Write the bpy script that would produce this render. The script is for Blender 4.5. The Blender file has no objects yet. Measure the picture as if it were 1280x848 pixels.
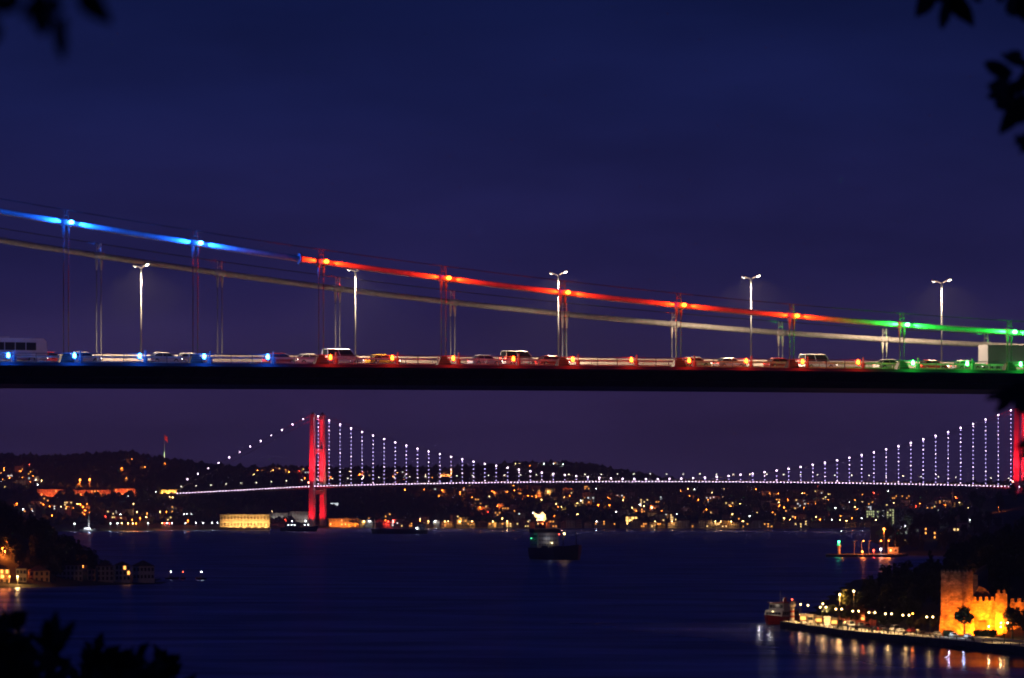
import bpy, math, random
from mathutils import Vector, Matrix, noise
random.seed(7)
R = math.radians
sc = bpy.context.scene
COL = sc.collection

# ---------------------------------------------------------------- camera
F = 5653.0          # focal length in pixels of a 1280 wide frame
YH = 618.9          # horizon row
CH = 48.0           # eye height above the strait
cd = bpy.data.cameras.new('camera')
cam = bpy.data.objects.new('camera', cd); COL.objects.link(cam)
cam.location = (0, 0, CH); cam.rotation_euler = (R(90), 0, 0)
cd.sensor_width = 36; cd.lens = 36*F/1280
cd.shift_y = (YH-424)/1280
cd.clip_start = .5; cd.clip_end = 60000
cd.dof.use_dof = True; cd.dof.focus_distance = 640; cd.dof.aperture_fstop = 6.3
sc.camera = cam

# ---------------------------------------------------------------- sky
w = bpy.data.worlds.new('World'); sc.world = w; w.use_nodes = True
nt = w.node_tree; nt.nodes.clear()
out = nt.nodes.new('ShaderNodeOutputWorld')
bg = nt.nodes.new('ShaderNodeBackground'); bg.inputs['Strength'].default_value = .10
sky = nt.nodes.new('ShaderNodeTexSky'); sky.sky_type = 'NISHITA'; sky.sun_disc = False
sky.sun_elevation = R(-4.5); sky.sun_rotation = R(80); sky.altitude = 50; sky.ozone_density = 4
geo = nt.nodes.new('ShaderNodeTexCoord'); sep = nt.nodes.new('ShaderNodeSeparateXYZ')
ramp = nt.nodes.new('ShaderNodeValToRGB')
# dusk air over a lit city: purple near the horizon, deep blue higher up, the same all round
cr = ramp.color_ramp
cr.elements[0].position = 0.0; cr.elements[0].color = (.40, .26, .95, 1)
cr.elements[1].position = 1.0; cr.elements[1].color = (.012, .028, .22, 1)
for p, c in ((.025, (.36, .225, .93, 1)), (.05, (.175, .15, .78, 1)), (.085, (.085, .115, .68, 1)),
             (.115, (.045, .085, .53, 1)), (.25, (.018, .055, .42, 1))):
    e = cr.elements.new(p); e.color = c
mixs = nt.nodes.new('ShaderNodeMixRGB'); mixs.blend_type = 'ADD'; mixs.inputs[0].default_value = .05
cn = nt.nodes.new('ShaderNodeTexNoise'); cn.inputs['Scale'].default_value = 9; cn.inputs['Detail'].default_value = 6
cmap = nt.nodes.new('ShaderNodeMapping'); cmap.inputs['Scale'].default_value = (1.2, 1.2, 5)
cr2 = nt.nodes.new('ShaderNodeMapRange'); cr2.inputs[1].default_value = .32; cr2.inputs[2].default_value = .68; cr2.inputs[3].default_value = .80; cr2.inputs[4].default_value = 1.20
mulc = nt.nodes.new('ShaderNodeMixRGB'); mulc.blend_type = 'MULTIPLY'; mulc.inputs[0].default_value = 1
L = nt.links.new
L(geo.outputs['Generated'], sep.inputs[0]); L(sep.outputs['Z'], ramp.inputs[0])
L(geo.outputs['Generated'], cmap.inputs[0]); L(cmap.outputs[0], cn.inputs['Vector']); L(cn.outputs[0], cr2.inputs[0])
L(ramp.outputs[0], mixs.inputs[1]); L(sky.outputs[0], mixs.inputs[2])
L(mixs.outputs[0], mulc.inputs[1]); L(cr2.outputs[0], mulc.inputs[2])
L(mulc.outputs[0], bg.inputs[0]); L(bg.outputs[0], out.inputs[0])

# last trace of daylight from below the western horizon
sd = bpy.data.lights.new('sun', 'SUN'); sd.energy = .004; sd.angle = R(20); sd.color = (.6, .65, 1)
so = bpy.data.objects.new('sun', sd); COL.objects.link(so); so.rotation_euler = (R(65), 0, R(-80))

sc.view_settings.view_transform = 'Standard'; sc.view_settings.look = 'None'
sc.view_settings.exposure = 0; sc.view_settings.gamma = 1
sc.render.engine = 'CYCLES'
cy = sc.cycles
cy.use_denoising = True; cy.denoiser = 'OPENIMAGEDENOISE'
cy.max_bounces = 5; cy.diffuse_bounces = 2; cy.glossy_bounces = 3; cy.transmission_bounces = 4
cy.transparent_max_bounces = 6; cy.volume_bounces = 0
cy.sample_clamp_indirect = 1.5; cy.caustics_reflective = False; cy.caustics_refractive = False
cy.use_light_tree = True; cy.light_sampling_threshold = .01
cy.pixel_filter_type = 'BLACKMAN_HARRIS'; cy.filter_width = 1.9

# ---------------------------------------------------------------- helpers
def px(X, Y): return 640+F*X/Y
def P(x, y, D): return Vector(((x-640)/F*D, D, CH+(YH-y)/F*D))
def Dw(y, z=0): return (CH-z)*F/(y-YH)          # distance of a point at height z seen on row y
def lerp(a, b, t): return a+(b-a)*t
def itp(x, pts):
    if x <= pts[0][0]: return pts[0][1]
    for (a, va), (b, vb) in zip(pts, pts[1:]):
        if x <= b: return va+(vb-va)*(x-a)/(b-a)
    return pts[-1][1]
def ease(t): t = max(0, min(1, t)); return t*t*(3-2*t)

def mat(name, col, rough=.7, metal=0, var=.25, scale=1.0, bump=0, spec=.5, stretch=(1, 1, 1)):
    m = bpy.data.materials.new(name); m.use_nodes = True
    n = m.node_tree.nodes; b = n['Principled BSDF']; l = m.node_tree.links.new
    b.inputs['Roughness'].default_value = rough; b.inputs['Metallic'].default_value = metal
    b.inputs['Specular IOR Level'].default_value = spec
    tc = n.new('ShaderNodeTexCoord'); mp = n.new('ShaderNodeMapping'); mp.inputs['Scale'].default_value = stretch
    tx = n.new('ShaderNodeTexNoise'); tx.inputs['Scale'].default_value = scale; tx.inputs['Detail'].default_value = 5
    rp = n.new('ShaderNodeValToRGB')
    rp.color_ramp.elements[0].position = .3; rp.color_ramp.elements[1].position = .7
    rp.color_ramp.elements[0].color = tuple(c*(1-var) for c in col)+(1,)
    rp.color_ramp.elements[1].color = tuple(min(1, c*(1+var)) for c in col)+(1,)
    l(tc.outputs['Object'], mp.inputs[0]); l(mp.outputs[0], tx.inputs['Vector'])
    l(tx.outputs[0], rp.inputs[0]); l(rp.outputs[0], b.inputs['Base Color'])
    if bump:
        bp = n.new('ShaderNodeBump'); bp.inputs['Strength'].default_value = bump; bp.inputs['Distance'].default_value = .2
        l(tx.outputs[0], bp.inputs['Height']); l(bp.outputs[0], b.inputs['Normal'])
    return m
def emat(name, col, s, sampled=False):
    m = bpy.data.materials.new(name); m.use_nodes = True
    b = m.node_tree.nodes['Principled BSDF']
    b.inputs['Base Color'].default_value = tuple(.9*c/max(col) for c in col)+(1,)
    b.inputs['Emission Color'].default_value = tuple(col)+(1,); b.inputs['Emission Strength'].default_value = s
    m.cycles.emission_sampling = 'AUTO' if sampled else 'NONE'
    return m

class MB:
    def __init__(s): s.v = []; s.f = []
    def add(s, vs, fs):
        o = len(s.v); s.v += [tuple(q) for q in vs]; s.f += [tuple(i+o for i in q) for q in fs]; return s
    def box(s, c, d, M=None):
        x, y, z = c; a, b, h = d[0]/2, d[1]/2, d[2]/2
        vs = [(x+i*a, y+j*b, z+k*h) for k in (-1, 1) for j in (-1, 1) for i in (-1, 1)]
        if M: vs = [M @ Vector(q) for q in vs]
        return s.add(vs, [(0, 2, 3, 1), (4, 5, 7, 6), (0, 1, 5, 4), (2, 6, 7, 3), (0, 4, 6, 2), (1, 3, 7, 5)])
    def frus(s, z0, a, z1, b):          # a, b = (x0, x1, y0, y1)
        vs = [(x, y, z) for z, q in ((z0, a), (z1, b)) for (x, y) in ((q[0], q[2]), (q[1], q[2]), (q[1], q[3]), (q[0], q[3]))]
        return s.add(vs, [(3, 2, 1, 0), (4, 5, 6, 7)]+[(i, (i+1) % 4, 4+(i+1) % 4, 4+i) for i in range(4)])
    def tube(s, pts, r, n=8, caps=True):
        pts = [Vector(p) for p in pts]; rs = r if isinstance(r, (list, tuple)) else [r]*len(pts)
        o = []; 
        for i, p in enumerate(pts):
            d = (pts[min(i+1, len(pts)-1)]-pts[max(i-1, 0)]).normalized()
            up = Vector((0, 0, 1)) if abs(d.z) < .95 else Vector((0, 1, 0))
            a = d.cross(up).normalized(); b = a.cross(d)
            o += [p+(a*math.cos(2*math.pi*k/n)+b*math.sin(2*math.pi*k/n))*rs[i] for k in range(n)]
        fs = [(i*n+k, i*n+(k+1) % n, (i+1)*n+(k+1) % n, (i+1)*n+k) for i in range(len(pts)-1) for k in range(n)]
        if caps: fs += [tuple(range(n))[::-1], tuple((len(pts)-1)*n+k for k in range(n))]
        return s.add(o, fs)
    def lathe(s, prof, c=(0, 0, 0), n=12):
        vs = [(c[0]+r*math.cos(2*math.pi*k/n), c[1]+r*math.sin(2*math.pi*k/n), c[2]+z) for r, z in prof for k in range(n)]
        fs = [(i*n+k, i*n+(k+1) % n, (i+1)*n+(k+1) % n, (i+1)*n+k) for i in range(len(prof)-1) for k in range(n)]
        fs += [tuple(range(n))[::-1], tuple((len(prof)-1)*n+k for k in range(n))]
        return s.add(vs, fs)
    def ball(s, c, r, n=8, m=5, sq=(1, 1, 1)):
        vs = [(c[0], c[1], c[2]-r*sq[2])]
        for j in range(1, m):
            a = math.pi*j/m
            vs += [(c[0]+r*sq[0]*math.sin(a)*math.cos(2*math.pi*k/n), c[1]+r*sq[1]*math.sin(a)*math.sin(2*math.pi*k/n), c[2]-r*sq[2]*math.cos(a)) for k in range(n)]
        vs.append((c[0], c[1], c[2]+r*sq[2])); fs = []
        for k in range(n):
            fs.append((0, 1+(k+1) % n, 1+k)); fs.append((len(vs)-1, 1+(m-2)*n+k, 1+(m-2)*n+(k+1) % n))
            for j in range(m-2): fs.append((1+j*n+k, 1+j*n+(k+1) % n, 1+(j+1)*n+(k+1) % n, 1+(j+1)*n+k))
        return s.add(vs, fs)
    def prism(s, poly, y0, y1):         # poly in (x, z), extruded along y
        n = len(poly)
        vs = [(x, y0, z) for x, z in poly]+[(x, y1, z) for x, z in poly]
        return s.add(vs, [tuple(range(n)), tuple(range(2*n-1, n-1, -1))]+[(i, n+i, n+(i+1) % n, (i+1) % n) for i in range(n)])
    def flat(s, poly, z0, z1):          # poly in (x, y)
        n = len(poly)
        vs = [(x, y, z0) for x, y in poly]+[(x, y, z1) for x, y in poly]
        return s.add(vs, [tuple(range(n-1, -1, -1)), tuple(range(n, 2*n))]+[(i, (i+1) % n, n+(i+1) % n, n+i) for i in range(n)])
    def mesh(s, name, m, smooth=False):
        me = bpy.data.meshes.new(name); me.from_pydata(s.v, [], s.f); me.materials.append(m)
        if smooth: me.polygons.foreach_set('use_smooth', [True]*len(me.polygons))
        me.update(); return me
    def build(s, name, m, parent=None, smooth=False, loc=None):
        return put(name, s.mesh(name, m, smooth), parent, loc)
def put(name, me, parent=None, loc=None, rz=None, scale=None, m=None):
    o = bpy.data.objects.new(name, me); COL.objects.link(o); o.parent = parent
    if loc is not None: o.location = loc
    if rz is not None: o.rotation_euler.z = rz
    if scale is not None: o.scale = scale
    if m is not None:
        o.material_slots[0].link = 'OBJECT'; o.material_slots[0].material = m
    return o
def tag(o, label, cat, group=None):
    o['label'] = label; o['category'] = cat
    if group: o['group'] = group
    return o
def thing(name, label, cat, loc=(0, 0, 0), rz=0, group=None):
    o = bpy.data.objects.new(name, None); COL.objects.link(o); o.location = loc; o.rotation_euler.z = rz
    o.empty_display_size = .5
    return tag(o, label, cat, group)
def copy_tree(o, parent=None):
    c = o.copy(); COL.objects.link(c); c.parent = parent
    for ch in o.children: copy_tree(ch, c)
    return c
def light(kind, loc, W, col, parent=None, r=.2, aim=None, size=60, blend=.6, name='lamp_light'):
    d = bpy.data.lights.new(name, kind); d.energy = W; d.color = col; d.shadow_soft_size = r
    if kind == 'SPOT': d.spot_size = R(size); d.spot_blend = blend
    o = bpy.data.objects.new(name, d); COL.objects.link(o); o.location = loc; o.parent = parent
    if aim is not None:
        o.rotation_euler = (Vector(aim)-Vector(loc)).to_track_quat('-Z', 'Y').to_euler()
    return o

# ---------------------------------------------------------------- materials
M = dict(
 steel=mat('bridge_steel', (.16, .17, .19), .55, .0, .2, .4),
 girder=mat('girder_paint', (.10, .105, .12), .5, 0, .25, .3),
 cable=mat('cable_paint', (.48, .47, .45), .6, 0, .15, 1.5),
 galv=mat('galvanised_steel', (.55, .54, .52), .5, .0, .15, 2),
 whitesock=mat('pale_socket_paint', (.62, .6, .56), .5, 0, .1, 2),
 asphalt=mat('asphalt', (.055, .055, .06), .85, 0, .25, 1.5, .2),
 concrete=mat('concrete', (.46, .43, .38), .85, 0, .2, .6, .2),
 farsteel=mat('tower_paint', (.55, .55, .55), .6, 0, .12, .05),
 fardeck=mat('far_deck_paint', (.22, .22, .24), .6, 0, .15, .05),
 stone=mat('castle_stone', (.50, .43, .34), .95, 0, .45, .9, .6),
 stone2=mat('quay_stone', (.16, .15, .14), .9, 0, .35, .5, .4),
 pave=mat('promenade_paving', (.46, .43, .38), .8, 0, .25, .4),
 lead=mat('lead_roof', (.06, .06, .07), .6, 0, .3, .5),
 tile=mat('roof_tiles', (.16, .075, .05), .8, 0, .35, 1.2),
 trunk=mat('bark', (.06, .045, .035), .95, 0, .35, 3, .4, stretch=(3, 3, .5)),
 leaf=mat('tree_leaves', (.045, .065, .025), .6, 0, .4, .4),
 leaf2=mat('pine_leaves', (.03, .055, .03), .6, 0, .4, .4),
 shrub=mat('shrub_leaves', (.03, .045, .02), .6, 0, .4, .9),
 soil=mat('wooded_ground', (.045, .05, .03), .95, 0, .4, .02),
 tyre=mat('tyre_rubber', (.02, .02, .02), .8),
 rim=mat('wheel_metal', (.5, .5, .5), .4, .6),
 glass=mat('vehicle_glass', (.02, .025, .03), .08, 0, .1),
 hulld=mat('dark_hull', (.035, .035, .045), .5, 0, .3, .2),
 hullr=mat('red_hull', (.45, .04, .03), .5, 0, .25, .6),
 shipw=mat('ship_white', (.55, .55, .55), .5, 0, .15, .4),
 pane=mat('dark_pane', (.02, .022, .03), .15, 0, .2),
 black=mat('black_paint', (.02, .02, .022), .5),
)
_m = M['stone']; _n = _m.node_tree.nodes; _l = _m.node_tree.links.new; _b = _n['Principled BSDF']
_bt = _n.new('ShaderNodeTexBrick'); _bt.inputs['Scale'].default_value = 1.0; _bt.inputs['Brick Width'].default_value = 1.1; _bt.inputs['Row Height'].default_value = .5; _bt.inputs['Mortar Size'].default_value = .05
_bt.inputs['Color1'].default_value = (1, 1, 1, 1); _bt.inputs['Color2'].default_value = (.55, .55, .55, 1); _bt.inputs['Mortar'].default_value = (.35, .35, .35, 1)
_tc = _n.new('ShaderNodeTexCoord'); _mp = _n.new('ShaderNodeMapping'); _mp.inputs['Rotation'].default_value = (R(90), 0, 0)
_st = _n.new('ShaderNodeTexNoise'); _st.inputs['Scale'].default_value = .35; _st.inputs['Detail'].default_value = 6
_sr = _n.new('ShaderNodeMapRange'); _sr.inputs[1].default_value = .35; _sr.inputs[2].default_value = .62; _sr.inputs[3].default_value = .45; _sr.inputs[4].default_value = 1.1
_m1 = _n.new('ShaderNodeMixRGB'); _m1.blend_type = 'MULTIPLY'; _m1.inputs[0].default_value = 1; _m2 = _n.new('ShaderNodeMixRGB'); _m2.blend_type = 'MULTIPLY'; _m2.inputs[0].default_value = 1
_l(_tc.outputs['Object'], _mp.inputs[0]); _l(_mp.outputs[0], _bt.inputs['Vector']); _l(_tc.outputs['Object'], _st.inputs['Vector']); _l(_st.outputs[0], _sr.inputs[0])
_l(_b.inputs['Base Color'].links[0].from_socket, _m1.inputs[1]); _l(_bt.outputs[0], _m1.inputs[2]); _l(_m1.outputs[0], _m2.inputs[1]); _l(_sr.outputs[0], _m2.inputs[2]); _l(_m2.outputs[0], _b.inputs['Base Color'])
WALLS = [mat('plaster_%s' % n, c, .9, 0, .12, .3) for n, c in (('cream', (.55, .49, .38)), ('white', (.62, .6, .56)), ('ochre', (.5, .36, .2)), ('rose', (.48, .30, .24)), ('grey', (.38, .38, .38)))]
def nz(*a): return noise.noise(Vector(a))

# ---------------------------------------------------------------- water
wm = bpy.data.materials.new('strait_water'); wm.use_nodes = True
n = wm.node_tree.nodes; l = wm.node_tree.links.new; b = n['Principled BSDF']
n.remove(b); gl = n.new('ShaderNodeBsdfGlossy'); gl.inputs['Roughness'].default_value = .06; gl.inputs['Color'].default_value = (.60, .66, 1, 1)
df = n.new('ShaderNodeBsdfDiffuse'); df.inputs['Color'].default_value = (.006, .012, .06, 1)
mx = n.new('ShaderNodeMixShader'); mx.inputs[0].default_value = .26
l(df.outputs[0], mx.inputs[1]); l(gl.outputs[0], mx.inputs[2]); l(mx.outputs[0], n['Material Output'].inputs['Surface'])
tc = n.new('ShaderNodeTexCoord')
def wav(sx, sy, det, rot=0):
    mp = n.new('ShaderNodeMapping'); mp.inputs['Scale'].default_value = (sx, sy, 1); mp.inputs['Rotation'].default_value[2] = rot
    t = n.new('ShaderNodeTexNoise'); t.inputs['Scale'].default_value = 1; t.inputs['Detail'].default_value = det
    l(tc.outputs['Object'], mp.inputs[0]); l(mp.outputs[0], t.inputs['Vector']); return t
w1 = wav(.16, .10, 3, .3); w2 = wav(.004, .016, 4, .12); w3 = wav(.14, .45, 2, -.1)
ad = n.new('ShaderNodeMath'); ad.operation = 'MULTIPLY_ADD'; ad.inputs[1].default_value = .5
l(w3.outputs[0], ad.inputs[0]); l(w1.outputs[0], ad.inputs[2])
bp = n.new('ShaderNodeBump'); bp.inputs['Distance'].default_value = 2.4
mr = n.new('ShaderNodeMapRange'); mr.inputs[1].default_value = .35; mr.inputs[2].default_value = .65; mr.inputs[3].default_value = .22; mr.inputs[4].default_value = .75
l(w2.outputs[0], mr.inputs[0]); l(mr.outputs[0], bp.inputs['Strength']); l(bp.outputs[0], gl.inputs['Normal'])
# calm water in the lee of the quay, open water rough
sp = n.new('ShaderNodeSeparateXYZ'); l(tc.outputs['Object'], sp.inputs[0])
def mth(op, a, b_=None, c=None):
    q = n.new('ShaderNodeMath'); q.operation = op
    for i_, v in enumerate((a, b_, c)):
        if v is None: continue
        if isinstance(v, (int, float)): q.inputs[i_].default_value = v
        else: l(v, q.inputs[i_])
    return q.outputs[0]
dq = mth('ABSOLUTE', mth('ADD', mth('MULTIPLY', mth('SUBTRACT', sp.outputs['X'], 125.2), .979), mth('MULTIPLY', mth('SUBTRACT', sp.outputs['Y'], 1474), .203)))
def sst(src, a, b_):
    q = n.new('ShaderNodeMapRange'); q.interpolation_type = 'SMOOTHSTEP'; q.inputs[1].default_value = a; q.inputs[2].default_value = b_; l(src, q.inputs[0]); return q.outputs[0]
wob = mth('MULTIPLY', mth('SUBTRACT', w2.outputs[0], .5), 260)
rgh = mth('MAXIMUM', sst(mth('ADD', dq, mth('MULTIPLY', wob, .2)), 12, 62), sst(mth('ADD', sp.outputs['Y'], wob), 1500, 1720))
# a long slick of smooth water off the far shore
slk = mth('MULTIPLY', sst(mth('ADD', sp.outputs['Y'], wob), 5950, 6040), mth('MULTIPLY', sst(mth('MULTIPLY', mth('ADD', sp.outputs['Y'], wob), -1), -6330, -6200), sst(sp.outputs['X'], -150, 20)))
rgh = mth('MULTIPLY', rgh, mth('MULTIPLY_ADD', slk, -.93, 1))
l(mth('MULTIPLY_ADD', rgh, .22, .065), gl.inputs['Roughness'])
l(mth('MULTIPLY', ad.outputs[0], mth('MULTIPLY_ADD', rgh, .8, .2)), bp.inputs['Height'])
w4 = wav(.012, .022, 3, .3); mr2 = n.new('ShaderNodeMapRange'); mr2.inputs[1].default_value = .36; mr2.inputs[2].default_value = .68; mr2.inputs[3].default_value = .42; mr2.inputs[4].default_value = .84
l(w4.outputs[0], mr2.inputs[0]); l(mr2.outputs[0], mx.inputs[0])
wo = MB().add([(-7000, -300, 0), (7000, -300, 0), (7000, 11000, 0), (-7000, 11000, 0)], [(0, 1, 2, 3)]).build('water', wm)
wo['kind'] = 'structure'; wo['label'] = 'dark rippled water of the strait'

# ---------------------------------------------------------------- land
class Hill:
    """Land given by a shore distance, a ridge distance and a ridge height, all along its length."""
    def __init__(s, u0, u1, shore, ridge, sky, amp=6, back=1.35):
        s.u0, s.u1, s.shore, s.ridge, s.sky, s.amp, s.back = u0, u1, shore, ridge, sky, amp, back
    def at(s, u, t):
        ys = itp(u, s.shore); yr = itp(u, s.ridge); zr = CH+(YH-itp(u, s.sky))/F*yr
        Y = ys+(yr-ys)*t; X = (u-640)/F*Y
        if t <= 1: z = 2.2+(zr-2.2)*(.55*t+.45*ease(t))
        else: z = zr-(t-1)*60
        if t < 0: z = 2.2+t*400
        z += s.amp*max(0, min(1, t*6))*(nz(X/170, Y/260, 3.1)*.8+nz(X/60, Y/90, 7.7)*.35)*(.5 if t > .9 else 1)
        return Vector((X, Y, z))
    def build(s, name, m, nu, nt_):
        vs = []
        for j in range(nt_+1):
            t = -.012+(s.back+.012)*(j/nt_)
            for i in range(nu+1): vs.append(s.at(s.u0+(s.u1-s.u0)*i/nu, t))
        fs = [(j*(nu+1)+i, j*(nu+1)+i+1, (j+1)*(nu+1)+i+1, (j+1)*(nu+1)+i) for j in range(nt_) for i in range(nu)]
        o = MB().add(vs, fs).build(name, m, None, True); o['kind'] = 'structure'; return o
    def find(s, u, py, hh):
        for i in range(500):
            t = .003+i*.0021
            p = s.at(u, t)
            if p.z+hh >= CH+(YH-py)/F*p.y: return p, t
        return s.at(u, .97), .97

far = Hill(-420, 1750,
   [(-420, 5500), (100, 5950), (300, 6200), (380, 6520), (430, 6560), (640, 6470), (1000, 6420), (1100, 6700), (1750, 7200)],
   [(-420, 8200), (200, 8500), (800, 8700), (1750, 8700)],
   [(-420, 580), (-100, 574), (0, 572), (60, 574), (110, 571), (160, 569), (210, 577), (260, 584), (330, 587), (430, 589), (560, 588), (620, 583), (700, 581), (740, 585), (780, 592), (820, 599), (870, 605), (1000, 607), (1100, 607), (1200, 608), (1280, 604), (1750, 590)])
o = far.build('far_hills', M['soil'], 260, 46); o['label'] = 'dark wooded hills behind the distant bridge'
mid = Hill(1088, 1800,
   [(1088, 4700), (1102, 4250), (1116, 3640), (1140, 3560), (1800, 3400)], [(1088, 5300), (1140, 4800), (1280, 4700), (1800, 4400)],
   [(1088, 660), (1105, 657), (1130, 655), (1160, 652), (1200, 640), (1240, 622), (1280, 616), (1500, 596), (1800, 590)], 5)
o = mid.build('headland', M['soil'], 90, 30); o['label'] = 'dark headland behind the small pier'

def inpoly(x, y, pl):
    c = False; j = len(pl)-1
    for i in range(len(pl)):
        a, b_ = pl[i], pl[j]
        if (a[1] > y) != (b_[1] > y) and x < (b_[0]-a[0])*(y-a[1])/(b_[1]-a[1])+a[0]: c = not c
        j = i
    return c
def sdist(x, y, pl):
    d = 1e9
    for i in range(len(pl)):
        ax, ay = pl[i-1]; bx, by = pl[i]; vx, vy = bx-ax, by-ay
        t = max(0, min(1, ((x-ax)*vx+(y-ay)*vy)/(vx*vx+vy*vy)))
        d = min(d, math.hypot(x-ax-t*vx, y-ay-t*vy))
    return d if inpoly(x, y, pl) else -d
def UD(u, D): return ((u-640)/F*D, D)
class Land:
    def __init__(s, poly, prof, amp): s.poly, s.prof, s.amp = poly, prof, amp
    def z(s, x, y):
        d = sdist(x, y, s.poly)
        if d < 0: return max(-3, d*.5+s.prof[0][1])
        return itp(d, s.prof)*s.amp(x, y)+min(1, max(0, d-26)/40)*2.2*(nz(x/35, y/35, 1.3)+.4*nz(x/12, y/12, 5))
    def build(s, name, m, x0, x1, y0, y1, st):
        nx, ny = int((x1-x0)/st), int((y1-y0)/st)
        vs = [(x0+i*st, y0+j*st, s.z(x0+i*st, y0+j*st)) for j in range(ny+1) for i in range(nx+1)]
        fs = [(j*(nx+1)+i, j*(nx+1)+i+1, (j+1)*(nx+1)+i+1, (j+1)*(nx+1)+i) for j in range(ny) for i in range(nx)]
        fs = [f for f in fs if max(vs[k][2] for k in f) > -2.9]
        o = MB().add(vs, fs).build(name, m, None, True); o['kind'] = 'structure'; return o
QUAY = [UD(975, 1634), UD(1055, 1524), UD(1120, 1474), UD(1275, 1363), UD(1430, 1262), UD(1700, 1110)]
castle_land = Land(QUAY+[(520, 1000), (900, 1200), (900, 3300), UD(1130, 3400), UD(1075, 2700), UD(1028, 2000), UD(1008, 1760), UD(986, 1660)],
   [(0, 1.0), (20, 1.5), (38, 2.2), (66, 13), (110, 25), (200, 30), (900, 34)], lambda x, y: itp(px(x, y), [(980, .6), (1030, .8), (1070, 1.0), (1110, 1.1), (1200, 1.05), (1400, 1.25)]))
o = castle_land.build('castle_hill', M['soil'], 60, 620, 1080, 2500, 10); o['label'] = 'steep black hillside rising behind the lit castle'
prom_land = Land([UD(-260, 2240), UD(-60, 2310), UD(30, 2345), UD(100, 2385), UD(196, 2440), UD(204, 2480), UD(196, 2600), UD(120, 2900), UD(95, 3500), UD(-120, 4200), (-1200, 4200), (-1200, 2240)],
   [(0, 1.0), (16, 1.8), (34, 6), (70, 22), (120, 38), (200, 44)], lambda x, y: itp(px(x, y), [(-200, 1.05), (30, 1.0), (60, .88), (85, .72), (112, .5), (150, .3), (210, .25)]))
o = prom_land.build('wooded_point', M['soil'], -620, -160, 2230, 3300, 10); o['label'] = 'dark wooded point with waterside houses'

# ground at the viewpoint, falling to the water
vs = []; nx, ny = 40, 60
for j in range(ny+1):
    y = -30+j*6
    for i in range(nx+1):
        x = -80+i*4
        z = itp(y, [(-30, 47.6), (0, 46.3), (14, 45.5), (40, 43.0), (120, 22), (250, 1), (330, -4)])+.25*nz(x/3, y/3, 2)+1.0*nz(x/15, y/15, 9)
        if abs(x) < 4 and abs(y) < 8: z = min(z, 46.4)
        vs.append((x, y, z))
def ground_z(x, y): return itp(y, [(-30, 47.6), (0, 46.3), (14, 45.5), (40, 43.0), (120, 22), (250, 1)])+.25*nz(x/3, y/3, 2)+1.0*nz(x/15, y/15, 9)
o = MB().add(vs, [(j*(nx+1)+i, j*(nx+1)+i+1, (j+1)*(nx+1)+i+1, (j+1)*(nx+1)+i) for j in range(ny) for i in range(nx)]).build('viewpoint_hillside', M['soil'], None, True)
o['kind'] = 'structure'; o['label'] = 'dark hillside below the viewpoint'

# ---------------------------------------------------------------- near suspension bridge
AL = 0.468898; X0, D0 = -57.10, 578.94; SM = 196.28
ES = Vector((math.cos(AL), math.sin(AL), 0)); ET = Vector((-math.sin(AL), math.cos(AL), 0))
W_C = 33.8; ST = 17.92
def zb(s): return CH+15.12-2.19e-5*(s-SM)**2           # underside of the girder
def zd(s, t=-2.8): return zb(s)+2.6+.35*(1-abs(t-16.9)/19.7)   # deck surface with its crossfall
def zc(s): return CH+22.24+3.275e-4*(s-SM)**2
def B(s, t, z): return Vector((X0, D0, 0))+ES*s+ET*t+Vector((0, 0, z))
def s_of(u, t):                                          # where along the bridge a picture column falls
    k = (u-640)/F; bx, by = X0-math.sin(AL)*t, D0+math.cos(AL)*t
    return (k*by-bx)/(math.cos(AL)-k*math.sin(AL))
BR = thing('suspension_bridge', 'dark suspension bridge with blue, red and green lit main cable and traffic on its deck', 'bridge', (0, 0, 0))
SR = [-349+i*17.92 for i in range(62)]
def loft(name, prof, m, ss=SR, parent=BR):
    vs = []; k = len(prof)
    for s in ss: vs += [B(s, t, z+zb(s)) for t, z in prof]
    fs = [(i*k+j, i*k+(j+1) % k, (i+1)*k+(j+1) % k, (i+1)*k+j) for i in range(len(ss)-1) for j in range(k)]
    fs += [tuple(range(k))[::-1], tuple((len(ss)-1)*k+j for j in range(k))]
    return MB().add(vs, fs).build(name, m, parent)
loft('deck_girder', [(-2.8, 2.60), (-2.8, 2.25), (-.4, 2.05), (3.2, 0), (30.6, 0), (34.2, 2.05), (36.6, 2.25), (36.6, 2.60), (16.9, 2.93)], M['girder'])
loft('roadway', [(2.0, 2.70), (2.0, 2.72), (16.9, 2.955), (31.8, 2.72), (31.8, 2.70), (16.9, 2.935)], M['asphalt'])
for t in (2.1, 31.7): loft('edge_line', [(t-.08, 2.735), (t+.08, 2.739), (t+.08, 2.741), (t-.08, 2.737)], M['shipw'])
loft('median_barrier', [(16.45, 2.93), (16.75, 4.25), (17.05, 4.25), (17.35, 2.93)], M['concrete'])
for t in (31.95,): loft('far_parapet', [(t, 2.68), (t+.1, 3.95), (t+.25, 3.95), (t+.3, 2.68)], M['concrete'])
loft('near_kerb', [(1.55, 2.65), (1.55, 2.95), (1.85, 2.95), (1.85, 2.66)], M['concrete'])
loft('guard_rail', [(1.60, 3.30), (1.56, 3.37), (1.60, 3.62), (1.68, 3.62), (1.68, 3.30)], M['galv'])
loft('gantry_rail', [(1.15, .95), (1.05, .85), (1.2, .72), (1.3, .82)], M['steel'])
loft('drip_edge', [(-2.86, 2.30), (-2.86, 2.20), (-2.78, 2.20), (-2.78, 2.30)], M['steel'])
jm = MB().add([(0, -2.815, 2.23), (.12, -2.815, 2.23), (.12, -.42, 2.03), (0, -.42, 2.03), (.12, 3.185, -.01), (0, 3.185, -.01)], [(0, 1, 2, 3), (3, 2, 4, 5)]).mesh('panel_joint', M['black'])
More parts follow.
